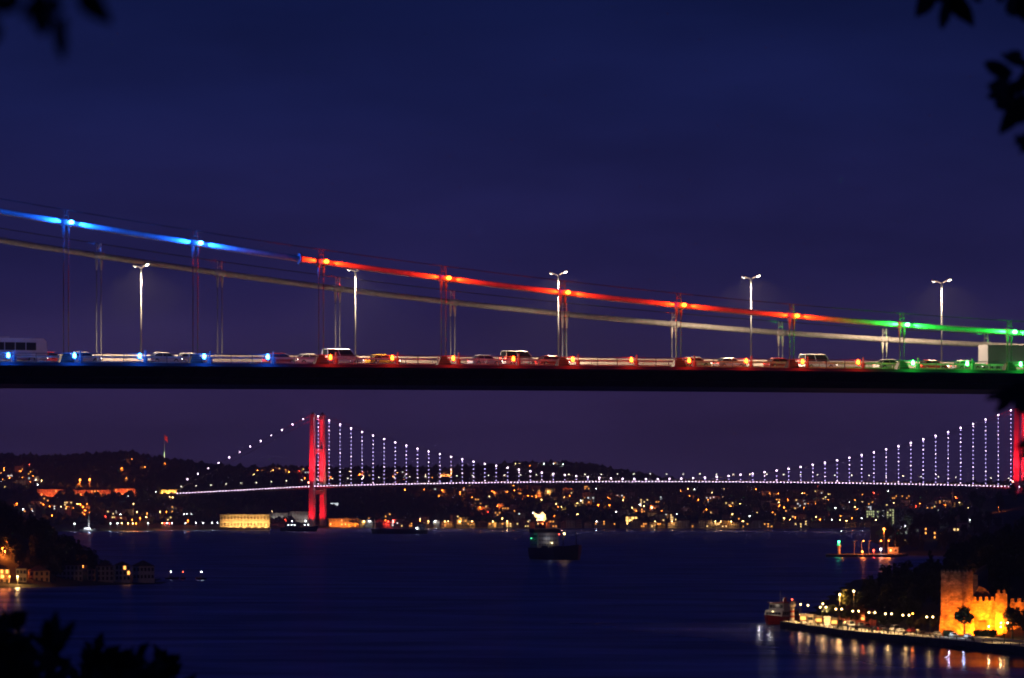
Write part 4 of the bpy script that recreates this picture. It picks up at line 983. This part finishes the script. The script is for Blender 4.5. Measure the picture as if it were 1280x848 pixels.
# benches, bollards and parked cars give the promenade its clutter
bench_parts = (('seat', MB().box((0, 0, .45), (1.8, .45, .06)).mesh('seat', M['trunk'])), ('backrest', MB().box((0, .22, .75), (1.8, .06, .4)).mesh('backrest', M['trunk'])), ('leg', MB().box((-.7, 0, .21), (.08, .4, .42)).mesh('leg', M['black'])), ('leg', MB().box((.7, 0, .21), (.08, .4, .42)).mesh('leg', M['black'])))
for i in range(9):
    f = .15+i*.3; b_ = thing('bench', 'dark wooden bench facing the water on the promenade', 'bench', Q(f, 3.6), qang(f), 'promenade benches')
    for nm, me in bench_parts: put(nm, me, b_)
for i in range(44):
    f = .04+i*.07; bm_ = thing('bollard', 'short iron bollard at the quay edge', 'bollard', Q(f, .8), 0, 'quay edge bollards')
    put('post', bpy.data.meshes.get('bollard_post') or MB().lathe([(.16, 0), (.11, .2), (.1, .75), (.15, .85), (.05, .98)], n=8).mesh('bollard_post', M['black']), bm_)
protos = [car(lab, PAINT[c], v, None, 'parked_car', False) for lab, c, v in (('white parked car on the coast road', 'white', False), ('silver parked car on the coast road', 'silver', False), ('dark parked car on the coast road', 'black', False), ('white parked van on the coast road', 'white', True), ('red parked car on the coast road', 'red', False))]
used = set()
for i, u in enumerate((1016, 1024, 1033, 1041, 1050, 1058, 1064, 1076, 1084, 1097, 1103, 1118, 1126, 1139, 1150, 1172)):
    k = (i*3) % 5; o = protos[k] if k not in used else copy_tree(protos[k]); used.add(k)
    dd = 14.2 if i % 3 else 10.9; f = f_of(u, dd); o.location = Q(f, dd, 2.31); o.rotation_euler.z = qang(f)+(math.pi if i % 2 else 0); o['group'] = o['label'].replace('car', 'cars').replace('van', 'vans')
for u, lab in ((1193, 'white police car stopped before the castle tower'), (1210, 'white estate car stopped under the round tree')):
    o = car(lab, PAINT['white'], on=False); f = f_of(u, 10.9); o.location = Q(f, 10.9, 2.31); o.rotation_euler.z = qang(f); light('POINT', (0, -1.6, 2.4), 420, (.8, .88, 1), o, .2)
# people strolling on the promenade
def person(label, f, d, coat, rz, st=.16, arm=.1):
    V = [(0, 0, .95), (0, 0, 1.2), (0, 0, 1.42), (0, 0, 1.52), (.01, 0, 1.64), (.01, 0, 1.74), (0, .19, 1.40), (.02, .25, 1.14), (.02+arm, .24, .90), (0, -.19, 1.40), (.0, -.25, 1.14), (.02-arm, -.24, .90),
         (.0, .09, .90), (st*.6, .10, .50), (st, .10, .07), (st+.16, .11, .04), (0, -.09, .90), (-st*.2, -.10, .50), (-st, -.10, .08), (-st+.16, -.11, .04)]
    E_ = [(0, 1), (1, 2), (2, 3), (3, 4), (4, 5), (2, 6), (6, 7), (7, 8), (2, 9), (9, 10), (10, 11), (0, 12), (12, 13), (13, 14), (14, 15), (0, 16), (16, 17), (17, 18), (18, 19)]
    rad = [.15, .14, .15, .055, .10, .085, .07, .05, .038, .07, .05, .038, .10, .065, .045, .035, .10, .065, .045, .035]
    me = bpy.data.meshes.new('person'); me.from_pydata(V, E_, []); me.materials.append(coat)
    o = put('person', me, None, Q(f, d, 2.46), rz); tag(o, label, 'person')
    o.modifiers.new('Skin', 'SKIN')
    for i_, q in enumerate(me.skin_vertices[0].data): q.radius = (rad[i_], rad[i_]*1.15); q.use_root = i_ == 0
    sb_ = o.modifiers.new('Subdivision', 'SUBSURF'); sb_.levels = 1; sb_.render_levels = 1
for u, d, c, lab, rz in ((1051, 3.2, M['black'], 'person in dark clothes walking along the quay past the stalls', 2.0), (1053, 3.9, PAINT['grey'], 'person in a grey coat walking beside the one in dark clothes', 2.0),
        (1060, 2.8, PAINT['blue'], 'person in a blue jacket walking the quay towards the castle', -1.2), (1097, 3.0, PAINT['red'], 'person in a red top strolling below the twin lamps', 1.9), (1146, 3.4, M['black'], 'lone person in dark clothes walking before the castle tower', -1.3)):
    person(lab, f_of(u, d), d, c, rz)
# low cafe kiosks at the landing
for u, dd, wi, lab in ((1062, 23, 3, 'rose brick cafe house under the trees'), (1082, 22, 3, 'small rose house behind the sparse red lit tree')):
    f = f_of(u, dd); bo = building('cafe', lab, 'cafe', Q(f, dd, 2.4), face(u)-.2, 8, 6, 4.2, 1, 4, WALLS[wi], 'hip', 'amber', .25)
    light('POINT', (0, -3.5, 3.6), 500, (1, .14, .02), bo, .3)
for i, (u, dd) in enumerate(((1004, 6.5), (1013, 8.2), (1024, 7.0), (1034, 8.4), (1043, 7.2))):
    f = f_of(u, dd); kn = ('white', 'cream', 'ochre')[i % 3]
    kb = building('stall', f'small {kn} snack stall with a hatch window at the landing', 'stall', Q(f, dd, 2.45), face(u)-.3, 2.2, 2.0, 2.3, 1, 1, WALLS[(1, 0, 2)[i % 3]], 'flat', 'amber', .6, f'{kn} snack stalls at the landing', 1.9, 1.0)
    light('POINT', (0, -2.0, 2.6), 80, (1, .52, .16), kb, .2)
# lit trees behind the promenade
for u, py, W in ((1040, 744, 2600), (1067, 740, 300)):
    f = f_of(u, 22); p = Q(f, 22, 3); lp = thing('hillside_lamp', f'orange lamp glowing in the {"round crown" if W > 500 else "dark trees"} above the landing', 'lamp', (p.x, p.y, p.z)); z = CH+(YH-py)/F*p.y-p.z
    MB().tube([(0, 0, -2), (0, 0, z)], .1, 6).build('pole', M['galv'], lp); MB().ball((0, 0, z+.2), .3, 8, 5).build('globe', LMAT['y'], lp); light('POINT', (0, -1.2, z-.5), W, (1, .42, .08), lp, .3)
for u, dd, sc_, k, lab in ((1037, 25, .95, 0, 'tree with orange glowing crown above the landing'), (1046, 24, .7, 5, 'low tree with reddish lit leaves behind the cafe'), (1078, 21, .75, 1, 'sparse tree lit red beside the rose house')):
    f = f_of(u, dd); tree(Q(f, dd, 2.5), k, sc_, lab, None)

for i, u in enumerate((1019, 1030, 1052, 1057, 1064, 1072, 1086, 1096, 1104, 1115, 1124, 1137, 1147, 1156, 1168)):
    dd = 16.5+(i*7 % 4); f = f_of(u, dd); tree(Q(f, dd, 2.35), (1, 5, 0, 5)[i % 4], .42+.1*(i*5 % 3), 'small street tree between the coast road and the hillside', 'street trees along the coast road')
# castle: polygonal corner tower, crenellated curtain wall, second tower
sodium = (1, .16, .003)
def crenel(mb, pts, z, wd_=.9, gap=.8, h=1.3, th=.7):
    for a, b_ in zip(pts, pts[1:]):
        a, b_ = Vector(a), Vector(b_); L_ = (b_-a).length; nn = max(1, int(L_/(wd_+gap))); ang = math.atan2(b_.y-a.y, b_.x-a.x)
        for i in range(nn):
            c = a.lerp(b_, (i+.5)/nn); mb.append((c, ang, wd_, h, th, z))
def merlons(lst, o):
    for c, ang, wd_, h, th, z in lst:
        me = _cache.get(('merlon', wd_, h, th))
        if not me:
            me = MB().frus(0, (-wd_/2, wd_/2, -th/2, th/2), h, (-wd_/2+.08, wd_/2-.08, -th/2+.1, th/2-.1)).mesh('merlon', M['stone']); _cache[('merlon', wd_, h, th)] = me
        put('merlon', me, o, (c.x, c.y, z), ang)
CT = pp(1196, 1478, 2.4)
ct = thing('castle', 'orange floodlit stone castle with tall corner tower and crenellated wall', 'castle', CT, face(1196))
k = F/1478
zt = (795-712)/k
# corner tower: five sided plan, broad front face and a shorter right face
plan = [(-5.1, -.2), (1.5, -1.2), (5.2, 1.6), (5.2, 9.5), (-5.1, 9.5)]
vs = []
for z, g in ((-1.5, 1.18), (2.2, 1.12), (7, 1.02), (zt-1.3, 1.0)): vs += [(x*g, 4+(y-4)*g, z) for x, y in plan]
k5 = 5
MB().add(vs, [(i*k5+j, i*k5+(j+1) % k5, (i+1)*k5+(j+1) % k5, (i+1)*k5+j) for i in range(3) for j in range(k5)]+[tuple(3*k5+j for j in range(k5))]).build('corner_tower', M['stone'], ct)
lst = []; crenel(lst, [(x*.97, 4+(y-4)*.97) for x, y in plan]+[(plan[0][0]*.97, 4+(plan[0][1]-4)*.97)], zt-1.32, .8, .35, .75, .6)
# curtain wall to the right, stepped forward a little
xw0, xw1 = (1207-1196)/k, (1244-1196)/k; zw = (795-751)/k
MB().box(((xw0+xw1)/2, 5, zw/2-.8), (xw1-xw0, 2.2, zw+.2)).build('curtain_wall', M['stone'], ct)
crenel(lst, [(xw0+2, 4.2), (xw1, 4.2)], zw-.72, 1.0, .75, 1.5, .6)
MB().prism([(xw0+1.5, zw-.9), (xw0+4.4, zw+4.2), (xw1-3, zw+3.2), (xw1+.5, zw-.9)], 7, 16).build('inner_roof', M['lead'], ct)
xa = xw1; zt2 = (795-741)/k
MB().box((xa+1.9, 4.2, zt2/2-.8), (3.8, 5, zt2)).build('flanking_tower', M['stone'], ct); crenel(lst, [(xa+.2, 2.1), (xa+3.7, 2.1)], zt2-.82, .9, .6, 1.2, .6)
MB().box((xa+14, 6.5, 4.6), (22, 2.2, 11.5)).build('curtain_wall', M['stone'], ct); crenel(lst, [(xa+4.5, 5.7), (xa+24, 5.7)], 10.32, 1.15, .95, 1.4, .6)
MB().box((xa-4.2, 3.6, 1.6), (2.6, .9, 5.2)).build('gateway', M['black'], ct)
merlons(lst, ct)
# upper wall climbing the hill
up = thing('upper_castle_wall', 'dim crenellated castle wall climbing the black hillside', 'castle wall', (0, 0, 0))
lst = []
pts_ = [(1219, 1540), (1232, 1600), (1246, 1660), (1262, 1730), (1290, 1820)]
wp_ = []
for u, D in pts_:
    x, y = UD(u, D); wp_.append(Vector((x, y, CH+(YH-itp(u, [(1219, 719), (1246, 702), (1262, 691), (1290, 678)]))/F*D)))
for a, b_ in zip(wp_, wp_[1:]):
    L_ = (b_.xy-a.xy).length; nn = 5; ang = math.atan2(b_.y-a.y, b_.x-a.x)
    for i in range(nn):
        c = a.lerp(b_, (i+.5)/nn); put('wall_block', wallmesh(('wall_block', round(L_)), lambda: MB().box((0, 0, -6), (L_/nn+.05, 1.8, 12)), M['stone']), up, c, ang)
        for q in (-.3, .2):
            lst.append(((a.lerp(b_, (i+.5+q)/nn)), ang, 1.6, 1.4, .7, a.lerp(b_, (i+.5+q)/nn).z-.05))
merlons(lst, up)
for p in wp_[:4]: light('POINT', (p.x-4, p.y-9, p.z-3), 420, (1, .25, .06), up, .4)
# ground floods
for x, y, z, W, tx, tz, sz in ((-1.5, -11, .4, 26000, 0, 7, 85), (3.0, -8, .4, 20000, 2.5, 6, 85), (7.5, -6, .4, 46000, 8, 4.5, 105), (12, -4.5, .4, 30000, 12, 5, 110), (15.0, -3.0, 1.6, 16000, 15, 6, 110), (23, -3, 1.6, 20000, 23, 6, 120), (-7, -7, .4, 4000, -3, 7, 100)):
    light('SPOT', (x, y, z), W*1.35, sodium, ct, .4, (tx, 4, tz), sz, .9, 'flood')
fl = MB().box((0, 0, .3), (.6, .4, .5)).mesh('flood_housing', M['black'])
for x, y in ((-1.5, -11.3), (3, -8.3), (7.5, -6.3), (12, -4.8), (15, -3.3)): put('flood_housing', fl, ct, (x, y, 0))
# the round tree and bushes before the wall
p = pp(1205, 1455, 2.4)
rt = thing('round_tree', 'round crowned dark tree standing before the floodlit castle wall', 'tree', p)
put('crown', crown_mesh('crown', M['leaf'], 31, 9.2, 3.6, 4.6, 1500, 'round'), rt); put('trunk', MB().tube([(0, 0, -.5), (.15, 0, 2.5), (.1, 0, 5), (-.1, 0, 7.5)], [.3, .24, .2, .08], 8).tube([(.1, 0, 3.6), (1.2, 0, 5.4), (1.9, .3, 6.8)], [.14, .1, .05], 6).tube([(.1, 0, 3.9), (-1.1, .2, 5.4), (-1.8, 0, 6.6)], [.14, .1, .05], 6).mesh('trunk', M['trunk']), rt)
p = pp(1266, 1445, 2.4); t = tree(p, 0, .8, 'broad tree before the castle flanking tower', None)
t = tree(pp(1282, 1420, 2.4), 1, 1.0, 'leafy tree beside the flanking tower at the promenade', None)
sb = crown_mesh('foliage', M['shrub'], 41, 2.2, 1.5, .1, 420, 'round')
for i, u in enumerate((1183, 1188, 1228, 1234, 1241, 1222)):
    s_ = thing('shrub', 'low dark shrub at the foot of the castle wall', 'shrub', pp(u, 1456+i, 2.3), i, 'shrubs along the castle foot'); put('foliage', sb, s_)
for u, D in ((1236, 1450), (1251, 1446)):
    lp = thing('castle_lamp', 'small yellow globe lamp before the castle gate', 'lamp', pp(u, D, 2.4), 0, 'globe lamps before the castle gate'); lp.scale = (.55, .55, .55); put('pole', sg_p, lp); MB().ball((0, 0, 6.2), .4, 8, 6).build('globe', LMAT['y'], lp)
    light('POINT', (0, -1, 6), 800, (1, .6, .2), lp, .2)

# ferry and landing beacon
D = Dw(780.5); x, y = UD(962, D)
fe = thing('ferry', 'red and white passenger ferry moored at the promenade end', 'ferry', (x+4.5, y+9, 0), R(-112))
hull(27, 7.6, 1.5, 2.6, M['hullr'], fe, 1.0)
MB().frus(2.6, (-12, 8.5, -3.4, 3.4), 5.0, (-12, 7.6, -3.4, 3.4)).build('lower_cabin', M['shipw'], fe)
MB().frus(5.0, (-12, 5.5, -3.5, 3.5), 5.25, (-12, 5.5, -3.5, 3.5)).build('upper_deck', M['shipw'], fe)
MB().frus(5.25, (-2, 5, -2.9, 2.9), 7.6, (-2, 4.2, -2.8, 2.8)).build('wheelhouse', M['shipw'], fe)
MB().box((-3.5, 0, 7.8), (17, 6.6, .25)).build('canopy', M['hullr'], fe)
for d in (-1, 1):
    for xx in (-11.5, -8, -4.5): MB().tube([(xx, d*3.1, 5.2), (xx, d*3.1, 7.7)], .07, 5).build('canopy_post', M['shipw'], fe)
winrow(fe, M['pane'], 9, -11, 7, -3.42, 3.9, 1.2); winrow(fe, M['pane'], 9, -11, 7, 3.42, 3.9, 1.2); winrow(fe, M['pane'], 4, -2.7, 2.7, 4.72, 6.5, 1.15, 'y'); winrow(fe, M['pane'], 5, -2.9, 2.9, 8.12, 3.9, 1.0, 'y')
MB().tube([(0, 0, 7.8), (0, 0, 12)], [.12, .05], 6).tube([(0, -1.4, 10.6), (0, 1.4, 10.6)], .05, 5).build('mast', M['shipw'], fe); MB().lathe([(.7, 7.8), (.6, 9.6)], (-5.5, 0, 0), 10).build('funnel', M['hullr'], fe)
MB().ball((8.6, 0, 4.7), .12, 6, 4).build('bow_light', LMAT['y'], fe)
light('POINT', (15, -3, 7), 450, (1, .8, .6), fe, .4); light('POINT', (-9, -7, 9), 900, (1, .8, .55), fe, .4)
bc = thing('landing_beacon', 'small banded round beacon tower beside the ferry', 'beacon', Q(f_of(990, 2.2), 2.2, 2.4))
MB().lathe([(1.05, 0), (.85, .4), (.78, 5.4)], n=14).build('shaft', M['whitesock'], bc, True)
for z in (1.6, 3.4): MB().lathe([(.88, z), (.86, z+.75)], n=14).build('red_band', M['hullr'], bc)
MB().lathe([(.8, 5.4), (1.35, 5.6), (1.35, 6.6), (.9, 6.75), (.8, 7.4), (.1, 7.9)], n=14).build('lantern_room', M['whitesock'], bc, True)
MB().ball((0, 0, 8.1), .22, 8, 5).build('lantern', LMAT['r'], bc); light('POINT', (2.5, -3, 3), 380, (1, .5, .2), bc, .3)

# ---------------------------------------------------------------- foliage near the viewpoint
def leaf_mesh(nm, Ln, Wd, m, bend=.15):
    vs = []; n_ = 8
    for i in range(n_+1):
        f = i/n_; wdt = Wd/2*math.sin(math.pi*min(1, f**.8))**.8 if 0 < i < n_ else .0006
        zz = -bend*Ln*f*f; vs += [(Ln*f, -wdt, zz+wdt*.25), (Ln*f, 0, zz), (Ln*f, wdt, zz+wdt*.25)]
    return MB().add(vs, [(i*3+j, (i+1)*3+j, (i+1)*3+j+1, i*3+j+1) for i in range(n_) for j in (0, 1)]).mesh(nm, m, True)
LF = leaf_mesh('leaf', 1, .42, M['shrub'])
def place_leaf(br, a, b_, wfac=1.0):
    d = b_-a; L_ = d.length; o = bpy.data.objects.new('leaf', LF); COL.objects.link(o); o.parent = br
    xax = d.normalized(); yv = Vector((0, 1, 0)); side = yv.cross(xax).normalized(); nrm = xax.cross(side)
    rot = Matrix.Rotation(random.uniform(-.5, .5), 3, xax); side = rot @ side; nrm = rot @ nrm
    m4 = Matrix((xax*L_, side*L_*wfac, nrm*L_)).transposed().to_4x4(); m4.translation = a
    o.matrix_world = m4
def fg_tree(label, base_xy, twigs, D, extra):
    z0 = ground_z(*base_xy); t = thing('overhanging_tree', label, 'tree', (0, 0, 0))
    bx, by = base_xy
    top = Vector((bx, by, CH+4.5))
    MB().tube([(bx, by, z0-.5), (bx+.05, by, z0+1.5), (bx-.05, by+.1, CH+1), top], [.2, .16, .12, .06], 10).build('trunk', M['trunk'], t, True)
    for pts, leaves in twigs:
        br = bpy.data.objects.new('branch', None); COL.objects.link(br); br.parent = t
        w_ = [P(*q) if len(q) == 3 else P(q[0], q[1], D) for q in pts]
        st = Vector((bx, by, max(z0+1.2, min(top.z-.2, w_[0].z+.2))))
        MB().tube([st]+w_, [.035]+[.012-.007*i/len(w_) for i in range(len(w_))], 6).build('limb', M['trunk'], br, True)
        for (xa, ya, xb, yb, wf) in leaves:
            dd = D+random.uniform(-.35, .35); place_leaf(br, P(xa, ya, dd), P(xb, yb, dd+random.uniform(-.12, .12)), wf)
    # rest of the crown, out of the picture
    mb = MB(); rnd = random.Random(int(D*10))
    for i in range(extra):
        c = Vector((bx+rnd.gauss(0, .55)*1.0, by+rnd.gauss(0, .8), CH+rnd.uniform(1.2, 5)))
        if abs(px(c.x, c.y)-640) < 700 and c.z < CH+(YH+30)/F*c.y: continue
        a = Vector((rnd.gauss(0, 1), rnd.gauss(0, 1), rnd.gauss(0, 1))).normalized()*.07; b_ = a.cross(Vector((rnd.random(), rnd.random(), 1))).normalized()*.028
        mb.add([c-a, c+b_, c+a, c-b_], [(0, 1, 2, 3)])
    mb.build('crown', M['shrub'], t)
rl = []
def mass(x0, x1, y0, y1, n_, ln, seed, dirx=-1, clipx=None):
    rnd = random.Random(seed); q = []
    for i in range(n_):
        xa, ya = rnd.uniform(x0, x1), rnd.uniform(y0, y1); a = rnd.uniform(.2, 2.9)
        q.append((xa, ya, xa+dirx*ln*abs(math.cos(a))*rnd.uniform(.5, 1), ya+ln*math.sin(a)*rnd.uniform(.4, 1), rnd.uniform(.9, 1.25)))
    return q
fg_tree('dark tree whose leafy twigs hang in at the sky corner', (2.9, 14.2),
  [([(1300, -14), (1240, -12), (1195, -6), (1168, -4)], [(1172, -6, 1143, 20, 1.1), (1160, -8, 1148, 18, .9), (1183, -4, 1179, 42, .75), (1195, -2, 1216, 30, .9), (1190, -6, 1210, 26, 1.0), (1215, -8, 1228, 4, 1.3), (1205, -10, 1160, -2, 1)]),
   ([(1330, -20), (1290, -12), (1262, -8)], [(1262, -8, 1282, 26, 1.2), (1255, -8, 1248, 3, 1.3), (1275, -5, 1290, 30, 1.2), (1290, -5, 1272, 12, 1.2)]),
   ([(1340, 80), (1300, 100), (1270, 115), (1250, 118)], [(1268, 92, 1222, 79, .75), (1262, 90, 1245, 104, 1.0), (1285, 80, 1252, 70, .8), (1278, 70, 1262, 66, 1.1), (1272, 110, 1236, 122, 1.2), (1270, 118, 1238, 136, 1.2), (1275, 130, 1252, 166, 1.05), (1262, 112, 1240, 108, 1.3), (1290, 105, 1258, 112, 1.3), (1288, 120, 1262, 142, 1.4), (1292, 135, 1266, 156, 1.2), (1295, 165, 1268, 184, 1.2), (1300, 160, 1274, 192, 1.2), (1280, 172, 1264, 178, .8), (1300, 90, 1268, 100, 1.3), (1296, 76, 1275, 92, 1.2), (1270, 100, 1262, 122, 1.3)]),
   ([(1360, 470), (1310, 488), (1270, 492)], [(1272, 488, 1238, 500, 1.2), (1268, 494, 1242, 517, .9), (1285, 490, 1252, 492, 1.3), (1290, 496, 1262, 514, 1.2), (1295, 490, 1272, 518, 1.2), (1282, 482, 1262, 482, 1.3), (1248, 492, 1230, 500, 1.0), (1300, 500, 1276, 512, 1.3)]),
   ([(1360, 540), (1320, 552), (1290, 556)], [(1296, 550, 1270, 560, 1.1), (1298, 560, 1271, 574, 1.1), (1300, 575, 1276, 582, 1.0)]),
   ([(1360, 270), (1320, 280), (1292, 288)], [(1298, 286, 1276, 296, 1.0)])], 14.0, 1500)
fg_tree('dark tree with blurred hanging leaves at the sky corner over the blue lit cable', (-1.55, 6.6),
  [([(-60, -30), (-10, -22), (40, -14), (85, -14)], [(50, -10, 42, 30, 1.0), (55, -8, 50, 56, .75), (62, -4, 70, 34, .8), (66, 20, 86, 84, .55), (40, 0, 28, 28, .9), (70, -10, 62, 12, 1.2), (100, -12, 132, 24, .75), (110, -12, 122, 16, .7), (78, 20, 84, 40, .7)]),
   ([(-70, -20), (-20, -10), (5, -8)], [(10, -6, -12, 20, 1.2), (24, -8, 6, 14, 1.1), (-4, 22, -14, 52, .9), (2, -8, -20, 6, 1.2)])], 6.6, 900)
# shrubs at the lower corner
def fg_shrub(label, u, D, ytop, spread, nst, seed, nleaf):
    rnd = random.Random(seed); x, y = UD(u, D); z0 = ground_z(x, y)-.2; t = thing('shrub', label, 'shrub', (x, y, z0))
    top = CH+(YH-ytop)/F*D-z0
    st = MB(); lf = MB()
    for i in range(nst):
        dx = spread/F*D*rnd.uniform(-1, 1); dy = rnd.uniform(-.3, .3); h = top*(1-.16*abs(dx)/(spread/F*D)**1)*rnd.uniform(.86, 1.0)
        st.tube([(dx*.3, dy*.3, 0), (dx*.8, dy, h*.6), (dx, dy, h)], [.02, .014, .004], 5)
        for j in range(nleaf):
            f = rnd.uniform(.45, 1.0); c = Vector((lerp(dx*.6, dx, f), dy, h*f)); a = Vector((rnd.gauss(0, .7), rnd.gauss(0, .7), rnd.uniform(.2, 1.2))).normalized()*rnd.uniform(.07, .14); b_ = a.cross(Vector((rnd.gauss(0, 1), 1, .2))).normalized()*.03
            lf.add([c, c+a*.5+b_, c+a, c+a*.5-b_], [(0, 1, 2, 3)])
    st.build('stem', M['trunk'], t); lf.build('foliage', M['shrub'], t)
fg_shrub('dense black shrub behind the broad leaved plant', 70, 22, 800, 60, 34, 8, 80)
fg_shrub('tall black shrub at the frame corner under the dark shore', -12, 15, 728, 26, 24, 9, 80)
fg_shrub('low dense black shrub under the spiky shoots', 165, 19, 812, 70, 34, 10, 80)
fg_shrub('black shrub filling the lower corner below the dark shore', 5, 18, 738, 30, 22, 3, 70)
fg_shrub('black upright shrub beside the broad leaved plant', 125, 20, 782, 26, 20, 4, 70)
fg_shrub('black upright shrub with spiky shoots above open water', 195, 21, 790, 36, 24, 5, 70)
fg_shrub('low black shrub between the broad leaved plant and corner', 60, 17, 806, 50, 22, 6, 70)
x, y = UD(62, 16); z0 = ground_z(x, y); pl_ = thing('broad_leaf_plant', 'black plant with a fan of broad pointed leaves', 'plant', (x, y, z0))
c0 = P(62, 815, 16)
MB().tube([(0, 0, -.2), (c0.x-x, c0.y-y, c0.z-z0)], [.03, .02], 6).build('stem', M['trunk'], pl_)
for (xa, ya, xb, yb, wf) in ((62, 815, 54, 769, .75), (62, 815, 70, 766, .9), (64, 815, 95, 776, .8), (62, 815, 36, 788, .7), (62, 818, 48, 812, .8), (64, 818, 84, 802, .7), (60, 820, 40, 826, .8)):
    a = P(xa, ya, 16)-Vector((x, y, z0)); b_ = P(xb, yb, 16+random.uniform(-.1, .1))-Vector((x, y, z0)); place_leaf(pl_, a, b_, wf)

# ---------------------------------------------------------------- air
hm = bpy.data.materials.new('haze_air'); hm.use_nodes = True; n = hm.node_tree.nodes; n.clear()
vo = n.new('ShaderNodeVolumePrincipled'); vo.inputs['Color'].default_value = (.78, .8, .97, 1); vo.inputs['Density'].default_value = 8e-5; vo.inputs['Anisotropy'].default_value = .3
oo = n.new('ShaderNodeOutputMaterial'); hm.node_tree.links.new(vo.outputs[0], oo.inputs['Volume'])
hz = MB().box((0, 5450, 96), (15000, 11900, 220)).build('haze', hm); hz['kind'] = 'stuff'; hz['label'] = 'thin dusk haze over the strait'; hz['category'] = 'haze'
